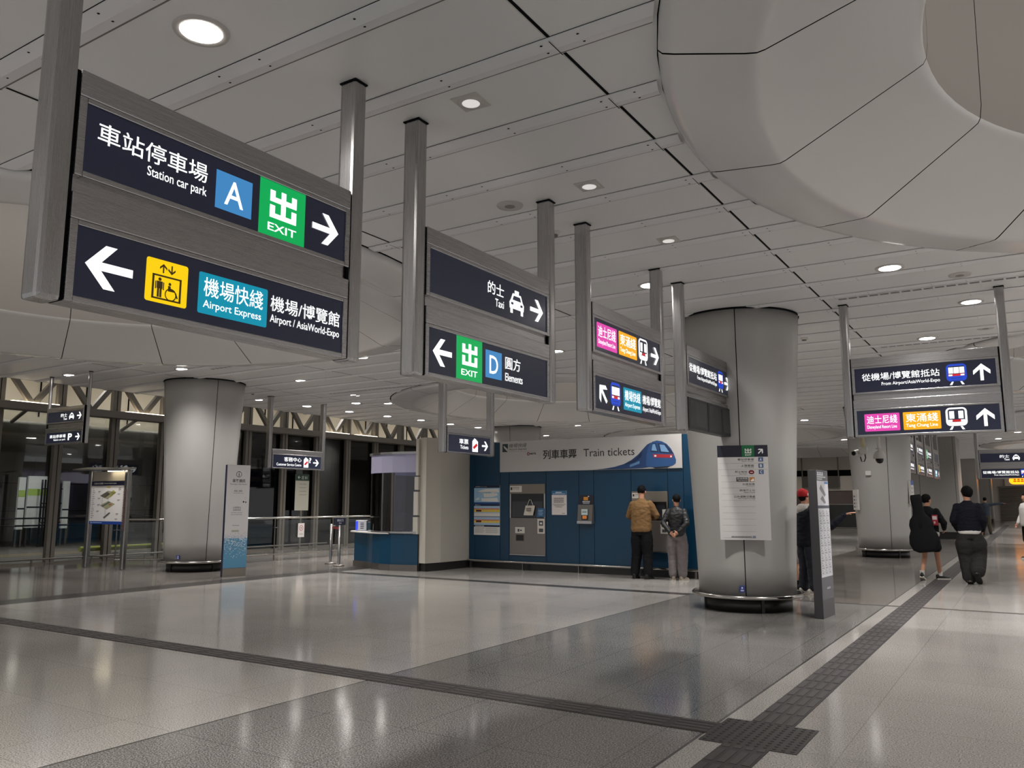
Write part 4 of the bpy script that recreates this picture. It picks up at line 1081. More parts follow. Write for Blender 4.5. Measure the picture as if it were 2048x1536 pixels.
s = Sheet(it, -.03, -.243, 0, .486, 2.2, step=.0007); totem(s)
for o in s.flush():
    if o.name.startswith('confetti'): o['kind'] = 'stuff'

# slim directory totem beside the nearest column
st = thing('directory_totem', 'slim dark directory totem with white timetable sheet right of the nearest column', 'totem', (-2.345, 11.245, 0), math.radians(86.5))
MB().rbox(-.265, .265, -.02, .09, 0, 1.87, .008).build('body', pm('totem_grey', (62, 60, 62), .4), st)
def slim(s):
    s.rect('face', (92, 90, 96), 0, 0, 1, 1); s.layer()
    s.rect('sheet', (204, 203, 208), .02, .27, .98, .925); s.rect('foot_plate', (74, 72, 74), 0, 0, 1, .12); s.layer()
    s.rect('sheet', (78, 80, 92), .02, .735, .98, .755); s.rect('sheet', (86, 120, 170), .66, .905, .96, .922)
    s.blocks('lettering', (226, 226, 230), .06, .962, .6, .985, 4); s.blocks('lettering', (226, 226, 230), .06, .947, .8, .958, 9); s.blocks('lettering', (226, 226, 230), .06, .933, .5, .942, 6)
    s.poly('map', (128, 126, 132), [(.2, .87), (.35, .9), (.75, .83), (.62, .815)]); s.poly('map', (128, 126, 132), [(.25, .80), (.45, .825), (.72, .775), (.6, .765)])
    for r in range(26):
        v = .715 - .0168 * r
        s.rect('rule', (120, 120, 128), .03, v - .006, .97, v - .0045)
        for c in range(3): s.rect('lettering', (110, 110, 118), .08 + .3 * c, v, .08 + .3 * c + .08 + .07 * ((r * 7 + c * 3) % 3), v + .005)
    s.blocks('lettering', (190, 190, 194), .42, .187, .72, .2, 4)
s = Sheet(st, -.02, -.265, 0, .53, 1.87, step=.0008); slim(s); s.flush()

# exit directory board on the nearest column
ed = thing('exit_directory', 'white exit directory board with navy top fixed to the nearest column', 'sign board', (-3.48 + .735 * math.cos(math.radians(-73)), 11.62 + .735 * math.sin(math.radians(-73)), .96), math.radians(17))
ed.rotation_euler.x = math.radians(2.9)
MB().box(-.325, .325, -.020, 0, 0, 1.25).build('board', ink((204, 201, 199)), ed)
for z in (.15, 1.0): MB().box(-.05, .05, 0, .034, z, z + .06).build('fixing', DKSTEEL, ed)
def direc(s):
    s.rect('header', (26, 28, 44), 0, .875, 1, 1); s.layer()
    s.rect('exit_badge', (16, 104, 60), .49, .876, .735, 1); s.layer(); s.exit_mark('exit_symbol', (222, 222, 220), .55, .915, .68, .965); s.text('lettering', (222, 222, 220), 'EXIT', .555, .888, .68, .905, .02); s.arrow('arrow', (230, 230, 230), .86, .935, .085, 45)
    G = (110, 106, 104)
    for i in range(13): s.rect('rule', G, .0 if i < 2 else .06, .808 - .0655 * i, .98 if i < 2 else .72, .8095 - .0655 * i)
    K = (52, 50, 52)
    for i, (a, b, e, u) in enumerate((('車站停車場', 'Station car park', .72, .40), ('上落客區', 'Pick up / drop off area', .72, .46), ('柯士甸站', 'Austin Station', .58, .34), None, ('社區設施', 'Community facilities', .72, .48), ('跨境巴士站', 'Mainland coaches', .72, .42), ('公共運輸交匯處', 'Public Transport Interchange', .72, .30))[j] if j != 3 else ('', '', 0, 0) for j in range(7)):
        if not a: continue
        v = .825 - .0655 * i
        s.text('lettering', K, a, u, v + .012, e, v + .036); s.text('lettering', K, b, u + .08, v - .004, e, v + .008)
    s.rrect('symbol', (120, 24, 34), .61, .692, .72, .735, .5); s.rect('symbol', (84, 82, 82), .36, .615, .60, .66); s.rect('symbol', (190, 130, 70), .62, .615, .72, .66)
    for i, c in enumerate('ABC'): s.rect('letter_badge', (66, 92, 132), .81, .825 - .066 * i, .905, .870 - .066 * i)
    s.layer()
    for i, c in enumerate('ABC'): s.text('lettering', (225, 228, 232), c, .835, .833 - .066 * i, .88, .862 - .066 * i, .02)
    s.text('lettering', (210, 208, 206), '高速鐵路', .375, .638, .585, .656); s.text('lettering', (210, 208, 206), 'High Speed Rail', .40, .621, .585, .633)
    s.rect('symbol', (225, 220, 215), .64, .708, .69, .716); s.poly('symbol', (232, 226, 216), [(.64, .625), (.70, .65), (.715, .62), (.66, .617)])
    s.blocks('lettering', (100, 98, 100), .22, .026, .62, .04, 14); s.rect('symbol', (130, 134, 160), .64, .02, .70, .045)
s = Sheet(ed, -.020, -.325, 0, .65, 1.25, step=.0008); direc(s); s.flush()

# stickers low on the columns
for (cx, cy), ang, lb in (((-3.48, 11.62), -79, 'small blue sticker at the foot of the nearest column'), ((-15.48, 11.53), -68, 'small blue sticker at the foot of the left column')):
    a = math.radians(ang); r = .672
    t = thing('sticker', lb, 'sticker', (cx + r * math.cos(a), cy + r * math.sin(a), .27), a + PI / 2)
    MB().box(-.035, .035, -.004, .03, 0, .085).build('plate', ink((46, 56, 120)), t)
    s = Sheet(t, -.004, -.035, 0, .07, .085); s.rect('print', (190, 196, 220), .2, .2, .8, .4); s.rect('print', (190, 196, 220), .35, .55, .65, .85); s.flush()

# queue stanchion with exit sign and red belt
q = thing('stanchion', 'steel queue post carrying a small navy exit sign, nearer the kiosk', 'stanchion', (-13.66, 14.03, 0), .85, 'queue posts by the kiosk')
MB().lathe([(0, 0), (.13, 0), (.13, .018), (.03, .035), (0, .035)], n=24).build('base', DKSTEEL, q); MB().lathe([(.03, .03), (.03, .93), (0, .93)], n=16).build('pole', STEEL, q)
MB().rbox(-.13, .13, -.012, .012, .93, 1.10, .004).build('sign_plate', ink((22, 26, 52)), q)
s = Sheet(q, -.012, -.13, .93, .26, .17); s.text('lettering', (210, 212, 220), '出口', .25, .5, .78, .82, .01); s.text('lettering', (210, 212, 220), 'Exit', .42, .2, .62, .36); s.flush()
q2 = thing('stanchion', 'plain steel queue post left of the post with exit sign', 'stanchion', (-14.35, 14.45, 0), 0, 'queue posts by the kiosk')
MB().lathe([(0, 0), (.13, 0), (.13, .018), (.03, .035), (0, .035)], n=24).build('base', DKSTEEL, q2); MB().lathe([(.028, .03), (.028, .93), (0, .94)], n=16).build('pole', STEEL, q2)
bl_ = MB(); bl_.box(.06, .76, -.002, .002, .83, .88); tag(bl_.build('queue_belt', ink((120, 20, 28)), None, (-14.33, 14.44, 0), math.atan2(14.03 - 14.44, -13.66 + 14.33)), 'dark red belt stretched between the two steel queue posts', 'belt')

# security cameras by the far column
CW = pm('camera_white', (205, 203, 198), .4)
c1 = thing('bullet_camera', 'white bullet security camera hung on a cream sleeved pipe', 'security camera', (-3.22, 20, 0))
MB().tube([(0, 0, 4.1), (0, 0, 2.9)], .035, 10).build('pipe', CW, c1); MB().tube([(0, 0, 2.98), (.02, 0, 2.70)], [.045, .055], 10).build('sleeve', pm('cream_sleeve', (196, 184, 150), .6), c1)
MB().rbox(-.07, .11, -.07, .07, 2.54, 2.70, .02).build('junction_box', CW, c1)
MB().tube([(-.10, .10, 2.60), (-.17, -.12, 2.56)], [.06, .066], 14).build('housing', CW, c1); MB().tube([(-.17, -.12, 2.56), (-.173, -.128, 2.5585)], .05, 14).build('lens', BLACK, c1)
MB().tube([(-.03, 0, 2.56), (-.06, 0, 2.49), (-.1, 0, 2.53)], .016, 8).build('bracket', CW, c1); MB().tube([(-.05, 0, 2.48), (-.03, 0, 2.38), (.03, 0, 2.38), (.06, 0, 2.46), (.05, 0, 2.54)], .014, 8).build('cable', BLACK, c1)
c2 = thing('dome_camera', 'white dome security camera on a straight white pipe', 'security camera', (-2.87, 20, 0))
MB().tube([(0, 0, 4.1), (0, 0, 2.66)], .035, 10).build('pipe', CW, c2)
MB().lathe([(0, 2.67), (.07, 2.665), (.07, 2.65), (.03, 2.64), (.03, 2.62), (.09, 2.59), (.125, 2.52), (.13, 2.44), (.125, 2.43), (0, 2.43)], n=28).build('housing', CW, c2)
MB().lathe([(.085, 2.43), (.08, 2.38), (.055, 2.335), (0, 2.32)], n=24).build('smoked_dome', pm('smoked_dome', (22, 22, 24), .1), c2)
# boards on the far column
for an, w, h, z, lb, hd in ((-5, .34, .62, 1.42, 'small white and blue lift direction board on the right of the camera column', (52, 82, 150)), (-142, .22, .55, 1.25, 'narrow pale notice board on the left side of the camera column', (200, 196, 190))):
    a = math.radians(an); r = .745
    t = thing('notice_board', lb, 'notice board', (-3.5 + r * math.cos(a), 24.4 + r * math.sin(a), z), a + PI / 2)
    MB().box(-w / 2, w / 2, -.03, .03, 0, h).build('board', ink((196, 192, 188)), t)
    s = Sheet(t, -.03, -w / 2, 0, w, h); s.rect('print', hd, 0, .8, 1, 1)
    for i in range(4): s.circ('print', (60, 58, 60), .3, .66 - .17 * i, .03, 10); s.rect('print', (140, 138, 138), .5, .65 - .17 * i, .9, .67 - .17 * i)
    s.flush()
jb = tag(MB().rbox(-.07, .07, -.05, .05, 0, .12, .01).build('switch_box', CW, None, (-3.5 + .74 * math.cos(math.radians(-105)), 24.4 + .75 * math.sin(math.radians(-105)), 2.17), math.radians(-15)), 'small white box on the camera column under the bullet camera', 'box')

# ================================================================== FAR END OF THE HALL
gw = MB(); gw.box(-4.6, -2.5, 37.3, 39.3, .28, 4.1); gw.box(-4.58, -2.52, 37.33, 39.28, 0, .28, 1)
gw.box(-3.75, -2.85, 57.0, 59.0, .28, 4.1); gw.box(-3.7, -2.9, 57.03, 58.9, 0, .28, 1); gw.box(-3.3, -2.5, 68, 70, .28, 4.1); gw.box(-3.25, -2.55, 68.03, 69.9, 0, .28, 1)
struct(gw.build('wall_right', [G_WALL, PLINTH]))
fw = MB()
fw.box(-40, 16, 76.6, 77, 0, 4.1); struct(fw.build('wall_back', pm('far_wall', (180, 176, 170), .6)))
sh = thing('rolling_shutter', 'dark slatted rolling shutter at the far right end', 'shutter', (.6, 76.5, 0))
m = MB()
for i in range(28): m.tube([(-2.9, 0, .05 + .092 * i), (3.2, 0, .05 + .092 * i)], .046, 6)
m.build('slats', pm('shutter_metal', (130, 126, 120), .4, metal=.7), sh); MB().box(-3.0, 3.3, -.1, .08, 2.62, 2.72).build('head_box', DKSTEEL, sh)
os_ = thing('shop_sign', 'glowing orange oval sign on pale fascia over the rolling shutter', 'sign', (-.55, 76.3, 2.75))
MB().box(-1.3, 4.2, 0, .3, 0, 1.0).build('fascia', ink((206, 198, 188)), os_)
s = Sheet(os_, 0, -1.0, .05, 1.55, .75, 3.0, .004); s.rrect('lit_oval', (255, 150, 20), .0, .1, 1.0, .92, .5); s.layer(); s.blocks('lettering', (130, 60, 0), .18, .36, .82, .68, 4); s.flush()
s = Sheet(os_, 0, .75, .05, 3.0, .75, 3.0, .004); s.rrect('lit_oval', (255, 150, 20), .0, .1, 1.0, .92, .5); s.flush()
# shop front left of the far column
sw = MB()
sw.box(-22, -6.4, 49.5, 50, 0, 2.12, 0); sw.box(-22, -6.4, 49.45, 50, 2.12, 2.95, 1); sw.box(-22, -6.4, 49.6, 50, 2.95, 3.3, 2); sw.box(-22, -6.4, 49.6, 50, 3.3, 4.1, 1)
struct(sw.build('wall_front', [pm('shop_granite', (104, 92, 88), .3, vary=.2, vscale=2), pm('shop_fascia', (190, 184, 176), .5), DARK]))
lp = thing('lit_recess', 'bright lit recess in the far pale fascia left of the slim totem', 'light box', (-12.35, 49.43, 2.42)); MB().box(-.6, .6, 0, .02, 0, .45).build('panel', pm('recess_light', (255, 240, 215), .4, emit=(255, 238, 208), estr=1.1), lp); MB().box(-.64, .64, -.02, .03, -.05, 0).build('ledge', WHITE, lp)
sc_ = thing('display_case', 'large dark framed glass panel on the far granite shop wall', 'display', (-9.2, 49.46, .02)); MB().box(-.75, .75, -.05, 0, 0, 1.35).build('frame', ink((150, 144, 138)), sc_); MB().box(-.70, .70, -.056, -.05, .05, 1.30).build('pane', pm('dark_pane', (52, 54, 52), .15), sc_)
rv = tag(MB().lathe([(0, 0), (.38, 0), (.38, .06), (0, .06)], n=28).build('round_vent', pm('vent_dark', (62, 56, 54), .5), None, (-7.9, 49.44, 1.72)), 'dark round vent on the far granite wall left of the camera column', 'vent'); rv.rotation_euler.x = H
hp = thing('hanging_screen', 'distant dark hanging screen beyond the slim totem top', 'screen', (-10.3, 49.36, 0)); MB().box(-1.0, 1.0, -.04, .04, 2.3, 2.95).build('panel', pm('screen_grey', (84, 80, 76), .4), hp); MB().tube([(1.0, 0, 2.3), (1.0, 0, 4.1)], .04, 8).build('post', DKSTEEL, hp); MB().tube([(-1.0, 0, 2.3), (-1.0, 0, 4.1)], .04, 8).build('post', DKSTEEL, hp)

# ================================================================== OUTSIDE BEHIND THE GLASS
KY = pm('kerb_yellow', (160, 168, 52), .6)
for i, (x, ya, yb) in enumerate(((-21.5, 12.4, 15.0), (-21.5, 15.4, 17.2), (-21.5, 18.2, 20.4), (-21.5, 21.2, 24.4))):
    t = thing('barrier_rail', 'low yellow green kerb rail outside the glass, %s from the left' % ORD[i], 'kerb rail', (x, ya, 0), 0, 'yellow kerb rails outside')
    MB().tube([(0, 0, .22), (0, yb - ya, .22)], .07, 10).build('rail', KY, t)
    for f in (.05, .5, .95): MB().box(-.04, .04, -.03, .03, -.04, .2).build('foot', DKSTEEL, t, (0, (yb - ya) * f, 0))
for i, (x, y, w, h, z, g) in enumerate(((-29.0, 14.55, .22, 1.75, .55, 1), (-29.0, 15.05, .62, 1.75, .6, 1), (-29.0, 16.07, .22, 1.65, .55, 0), (-29.0, 27.5, 1.2, 1.6, 1.1, 1), (-29.0, 30.4, 2.4, 1.5, 1.2, 1), (-29.0, 34.2, 2.2, 1.5, 1.2, 1))):
    t = thing('light_box', 'pale glowing panel with green stripe beyond the glass, %s from the left' % ORD[i], 'light box', (x, y, z), H, 'pale panels beyond the glass')
    MB().box(-w / 2, w / 2, -.05, .05, 0, h).build('panel', pm('panel_glow', (190, 192, 186), .5, emit=(225, 228, 222), estr=.10), t)
    if g: MB().box(-w / 2, w / 2, -.056, -.05, h * .62, h * .75).build('stripe', pm('stripe_green', (150, 178, 80), .5, emit=(150, 180, 70), estr=.08), t)
    MB().box(-w / 2, w / 2, -.056, -.05, h * .38, h * .41).build('seam', DARK, t)
    for sx in (-1, 1): MB().box(sx * w * .4 - .03, sx * w * .4 + .03, -.03, .03, -z - .04, 0).build('leg', DKSTEEL, t)
fn = thing('slatted_screen', 'black vertical slatted screen beyond the glass at far left', 'screen', (-28.6, 15.38, .45), H)
for i in range(7): MB().box(-.38 + .10 * i, -.33 + .10 * i, -.02, .02, -.49, 1.78).build('slat', DARK, fn)
for z in (.3, .95, 1.45): MB().box(-.40, .34, -.035, -.02, z, z + .04).build('rail', DARK, fn)
r = thing('bay_rail', 'dark two bar guard rail beyond the road outside', 'rail', (-27.0, 8, 0))
for z in (.72, .95): MB().tube([(0, 0, z), (0, 30, z)], .03, 6).build('bar', DARK, r)
for k in range(8): MB().box(-.02, .02, -.02, .02, -.04, .95).build('post', DARK, r, (0, 4 * k + .5, 0))
bo = board('exit_poster', 'pale poster with dark green exit heading seen through the glass', 'poster', -.29, .29, 1.2, 2.35, 0, lambda s: (s.rect('header', (28, 52, 44), 0, .82, 1, 1), s.layer(), s.arrow('arrow', (190, 200, 190), .25, .91, .11, 180), s.text('lettering', (190, 200, 190), '出 B1', .45, .86, .85, .96), [s.rect('lettering', (130, 128, 118), .3, .72 - .1 * i, .8, .735 - .1 * i) for i in range(4)]), (172, 170, 156), rotz=H, loc=(-19.83, 18.6, 1.2))
MB().box(-.03, .03, 0, .05, -1.24, 1.15).build('post', MULL, bo)
ns = board('no_smoking_notice', 'small white no entry notice on the glass balustrade', 'notice', -.11, .11, 0, .36, 0, lambda s: (s.ring('symbol', (170, 60, 60), .5, .66, .055, .07), s.rect('lettering', (150, 120, 120), .2, .2, .8, .24), s.rect('symbol', (90, 84, 84), .42, .62, .58, .70)), (205, 200, 196), .004, rotz=H, loc=(-16.34, 15.35, .55))
ns2 = board('no_smoking_notice', 'small white notice on the glazed front just left of the left column', 'notice', -.11, .11, 0, .36, 0, lambda s: (s.ring('symbol', (120, 110, 104), .5, .66, .055, .07), s.rect('lettering', (130, 124, 120), .2, .2, .8, .24)), (170, 166, 158), .004, rotz=H, loc=(-19.9, 14.1, .62))
MB().box(-.02, .02, 0, .03, -.62, .3).build('post', DKSTEEL, ns2)
# parked luggage trolley
tr = thing('luggage_trolley', 'empty luggage trolley parked outside behind the balustrade', 'trolley', (-20.72, 19.7, -.04), 1.5)
MB().tube([(-.5, -.28, .16), (.5, -.22, .16), (.5, .22, .16), (-.5, .28, .16), (-.5, -.28, .16)], .02, 8).build('frame', DKSTEEL, tr)
MB().tube([(-.5, -.28, .16), (-.62, -.28, .95), (-.62, .28, .95), (-.5, .28, .16)], .018, 8).build('handle', DKSTEEL, tr)
MB().box(-.6, -.57, -.24, .24, .5, .72).build('back_panel', ink((150, 152, 140)), tr)
for x, y in ((-.45, -.25), (-.45, .25), (.45, 0)):
    w = MB(); w.lathe([(0, -.02), (.07, -.02), (.07, .02), (0, .02)], n=16); w.build('wheel', RUBBER, tr, (x, y, .07)).rotation_euler.x = H
for x, y, lb in ((-23.5, 13.0, 'first, at far left'), (-27.5, 14.8, 'second from the left'), (-23.6, 17.6, 'third, beside the left column'), (-27.0, 20.2, 'fourth from the left'), (-23.5, 24.5, 'fifth, right of the service sign'), (-27.0, 29.5, 'sixth from the left'), (-23.5, 31, 'last, near the kiosk glass')):
    bz = 3.42 if x < -25 else 6.6
    t = thing('bay_lamp', 'small lamp under the soffit beyond the glass, ' + lb, 'lamp', (min(x, -25.6), y, 3.42), 0, 'lamps beyond the glass')
    MB().lathe([(.17, 0), (.17, -.02), (.13, -.03)], n=24).build('trim', TRIM, t); MB().disc((0, 0, -.031), .13, 20, up=False).build('lens', pm('bay_lens', (255, 255, 255), .4, emit=(255, 246, 234), estr=16.0), t); beam(t, 220, 150)
# ================================================================== PEOPLE
def capsule(bm_, p1, p2, r1, r2, n=14, flat=1.0, ax=None):
    """tapered closed limb between two joints; flat squeezes it along ax"""
    p1, p2 = Vector(p1), Vector(p2); d = (p2 - p1); L_ = d.length; d = d / L_ if L_ > 1e-6 else Vector((0, 0, 1))
    a = d.cross(Vector(ax) if ax else (Vector((0, 1, 0)) if abs(d.y) < .9 else Vector((1, 0, 0)))).normalized(); b = d.cross(a).normalized()
    prof = [(-r1 * .98, r1 * .2), (-r1 * .75, r1 * .66), (-r1 * .35, r1 * .94), (0, r1)] + [(L_ * f, r1 + (r2 - r1) * f) for f in (.25, .5, .75)] + [(L_, r2), (L_ + r2 * .35, r2 * .94), (L_ + r2 * .75, r2 * .66), (L_ + r2 * .98, r2 * .2)]
    rings = [[bm_.verts.new(p1 + d * t + r * (math.cos(2 * PI * k / n) * a + flat * math.sin(2 * PI * k / n) * b)) for k in range(n)] for t, r in prof]
    for u, v in zip(rings[:-1], rings[1:]):
        for k in range(n): bm_.faces.new((u[k], u[(k + 1) % n], v[(k + 1) % n], v[k]))
    bm_.faces.new(rings[0][::-1]); bm_.faces.new(rings[-1])
def chain(bm_, pts, rr, **k):
    for i in range(len(pts) - 1): capsule(bm_, pts[i], pts[i + 1], rr[i], rr[i + 1], **k)
def blob(bm_, c, r, rot=None, seg=18):
    m = Matrix.Translation(c) @ (rot.to_4x4() if rot else Matrix()) @ Matrix.Diagonal((*r, 1))
    bmesh.ops.create_uvsphere(bm_, u_segments=seg, v_segments=12, radius=1.0, matrix=m)
def stack(bm_, rows, n=22, p=2.3):
    """closed trunk from rows of (centre, half width x, half depth y)"""
    rings = []
    for c, rx, ry in rows:
        q = []
        for k in range(n):
            t = 2 * PI * k / n; ct, st = math.cos(t), math.sin(t)
            q.append(bm_.verts.new((c[0] + rx * math.copysign(abs(ct) ** (2 / p), ct), c[1] + ry * math.copysign(abs(st) ** (2 / p), st), c[2])))
        rings.append(q)
    for u, v in zip(rings[:-1], rings[1:]):
        for k in range(n): bm_.faces.new((u[k], u[(k + 1) % n], v[(k + 1) % n], v[k]))
    bm_.faces.new(rings[0][::-1]); bm_.faces.new(rings[-1])
def fuse(name, bm_, mat, parent, voxel=.011, smooth=6, fold=0.0, fscale=9.0, seed=0):
    """merge overlapping closed shapes into one continuous smooth skin"""
    bmesh.ops.recalc_face_normals(bm_, faces=bm_.faces[:])
    me = bpy.data.meshes.new(name); bm_.to_mesh(me); bm_.free()
    o = bpy.data.objects.new(name, me); COL.objects.link(o)
    r = o.modifiers.new('r', 'REMESH'); r.mode = 'VOXEL'; r.voxel_size = voxel
    s = o.modifiers.new('s', 'SMOOTH'); s.factor = .5; s.iterations = smooth
    o.parent = parent
    me.materials.append(mat)
    FUSED.append((o, mat, fold, fscale, seed))
    return o
FUSED = []
def bake_fused():
    dg = bpy.context.evaluated_depsgraph_get(); dg.update()
    new = [bpy.data.meshes.new_from_object(o.evaluated_get(dg)) for o, *_ in FUSED]
    for (o, mat, fold, fscale, seed), me2 in zip(FUSED, new):
        o.modifiers.clear(); o.data = me2; me2.name = o.name
        if fold:
            nv = [v.normal.copy() for v in me2.vertices]
            for v, nn in zip(me2.vertices, nv):
                p = v.co; a = Vector((p.x * fscale + seed, p.y * fscale, p.z * fscale * 1.7 + seed))
                v.co = p + nn * fold * (abs(noise.noise(a)) * 2 - .7 + .5 * noise.noise(a * 2.3))
        for p in me2.polygons: p.use_smooth = True
        me2.materials.clear(); me2.materials.append(mat)
def hand(bm_, wrist, d, n, t, curl=.35, s=1.0):
    """palm with five separate bent fingers: d points along the fingers, n out of the palm, t to the thumb side"""
    w0 = Vector(wrist); d, n, t = Vector(d).normalized(), Vector(n).normalized(), Vector(t).normalized()
    for i, f in enumerate((-.9, -.3, .3, .9)):
        capsule(bm_, w0 + t * f * .018 * s, w0 + d * .085 * s + t * f * .033 * s, .017 * s, .0145 * s, 8)
    for i, (f, L_) in enumerate(((.031, .074), (.0105, .082), (-.010, .076), (-.030, .060))):
        p = w0 + d * .088 * s + t * f * s; c = curl * (1 + .18 * i); a = 0.0; pts = [p]
        for j, q in enumerate((.45, .32, .23)):
            a += c * (.6 if j == 0 else 1.0)
            p = p + (d * math.cos(a) + n * math.sin(a)) * L_ * q * s; pts.append(p)
        chain(bm_, pts, [.0098 * s, .0092 * s, .0084 * s, .0074 * s], n=8)
    b = w0 + d * .022 * s + t * .028 * s
    e1 = b + (d * .55 + t * .75 + n * .35).normalized() * .042 * s; e2 = e1 + (d * .85 + t * .25 + n * .4).normalized() * .032 * s
    chain(bm_, [b, e1, e2], [.0145 * s, .011 * s, .0085 * s], n=8)
def head(bm_, c, R, s=1.0):
    """skull, jaw, nose, brow, lips and ears; +Y is where the face looks, R turns it"""
    c = Vector(c)
    P = lambda x, y, z: c + R @ (Vector((x, y, z)) * s)
    blob(bm_, P(0, -.012, .03), (.074 * s, .092 * s, .088 * s), R)
    blob(bm_, P(0, .022, -.03), (.060 * s, .068 * s, .078 * s), R)
    blob(bm_, P(0, .052, -.082), (.034 * s, .030 * s, .026 * s), R, 12)
    capsule(bm_, P(0, .082, .012), P(0, .100, -.026), .009 * s, .014 * s, 8)
    for sx in (-1, 1):
        capsule(bm_, P(sx * .014, .083, .022), P(sx * .046, .070, .020), .010 * s, .009 * s, 8)
        blob(bm_, P(sx * .038, .062, -.02), (.022 * s, .020 * s, .020 * s), R, 10)
        blob(bm_, P(sx * .079, -.008, -.004), (.011 * s, .020 * s, .032 * s), R, 10)
    capsule(bm_, P(-.018, .083, -.054), P(.018, .083, -.054), .0085 * s, .0085 * s, 8)
def eyes(parent, c, R, s=1.0):
    for sx in (-1, 1):
        b = bmesh.new(); blob(b, Vector(c) + R @ (Vector((sx * .030, .0775, .006)) * s), (.0125 * s, .007 * s, .0075 * s), R, 10)
        MB().bm(b, smooth=True).build('eye', pm('eye_dark', (40, 28, 24), .2), parent)
SKIN = pm('skin', (188, 138, 112), .5, spec=.4)
HAIR = pm('black_hair', (13, 12, 12), .75, spec=.15, bump=.6, bscale=160)
def hair(parent, c, R, s=1.0, vol=1.0, low=-.05, front=.05, seed=0, mat=None):
    b = bmesh.new(); c = Vector(c)
    bmesh.ops.create_icosphere(b, subdivisions=4, radius=1.0)
    dele = []
    for v in b.verts:
        q = v.co.copy()
        p = Vector((q.x * .0785, q.y * (.100 if q.y < 0 else .095) - .014, q.z * .093 + .033)) * vol
        lim = front if q.y > .35 else low + (front - low) * max(0, (q.y + .1) / .45)
        f = noise.noise(Vector((q.x * 7 + seed, q.y * 7, q.z * 4))) * .009 + noise.noise(Vector((q.x * 22 + seed, q.y * 22, q.z * 9))) * .007
        p += q * f * vol
        if p.z < lim: p = p * .93; p.z = max(p.z, lim - .012)
        v.co = c + R @ (p * s)
    MB().bm(b, smooth=True).build('hair', mat or HAIR, parent)
def shoe(parent, ankle, ang, up, sole, s=1.0, pitch=0.0, name='shoe'):
    """ankle point above the floor, ang = direction of the toes in the ground plane"""
    a = Vector(ankle)
    M = Matrix.Translation(a) @ Matrix.Rotation(ang, 4, 'Z') @ Matrix.Rotation(pitch, 4, 'X')
    b = bmesh.new()
    rows = [(-.075, .030, .085), (-.06, .036, .09), (0, .036, .088), (.06, .041, .062), (.12, .044, .048), (.165, .036, .040), (.185, .018, .034)]
    n = 14; rings = []
    for y, w, h in rows:
        q = []
        for k in range(n):
            t = 2 * PI * k / n; z = h * .5 + h * .5 * math.sin(t)
            q.append(b.verts.new(M @ Vector((w * s * math.cos(t) * (1.0 if z < h * .5 else .86), y * s, (z + .012 - .09) * s))))
        rings.append(q)
    for u, v in zip(rings[:-1], rings[1:]):
        for k in range(n): b.faces.new((u[k], u[(k + 1) % n], v[(k + 1) % n], v[k]))
    b.faces.new(rings[0][::-1]); b.faces.new(rings[-1])
    o = MB().bm(b, smooth=True).build(name, up, parent)
    m = MB(); pts = [(-.036, -.07), (.036, -.07), (.038, .02), (.048, .10), (.046, .15), (.026, .185), (-.022, .185), (-.044, .15), (-.046, .10), (-.038, .02)]
    vs = [M @ Vector((x * s * 1.04, y * s * 1.02, (z - .09) * s)) for z in (0.0, .026) for x, y in pts]; k = len(pts)
    m.add(vs, [tuple(range(k - 1, -1, -1)), tuple(range(k, 2 * k))] + [(i, (i + 1) % k, (i + 1) % k + k, i + k) for i in range(k)])
    m.build('sole', sole, o)
    return o

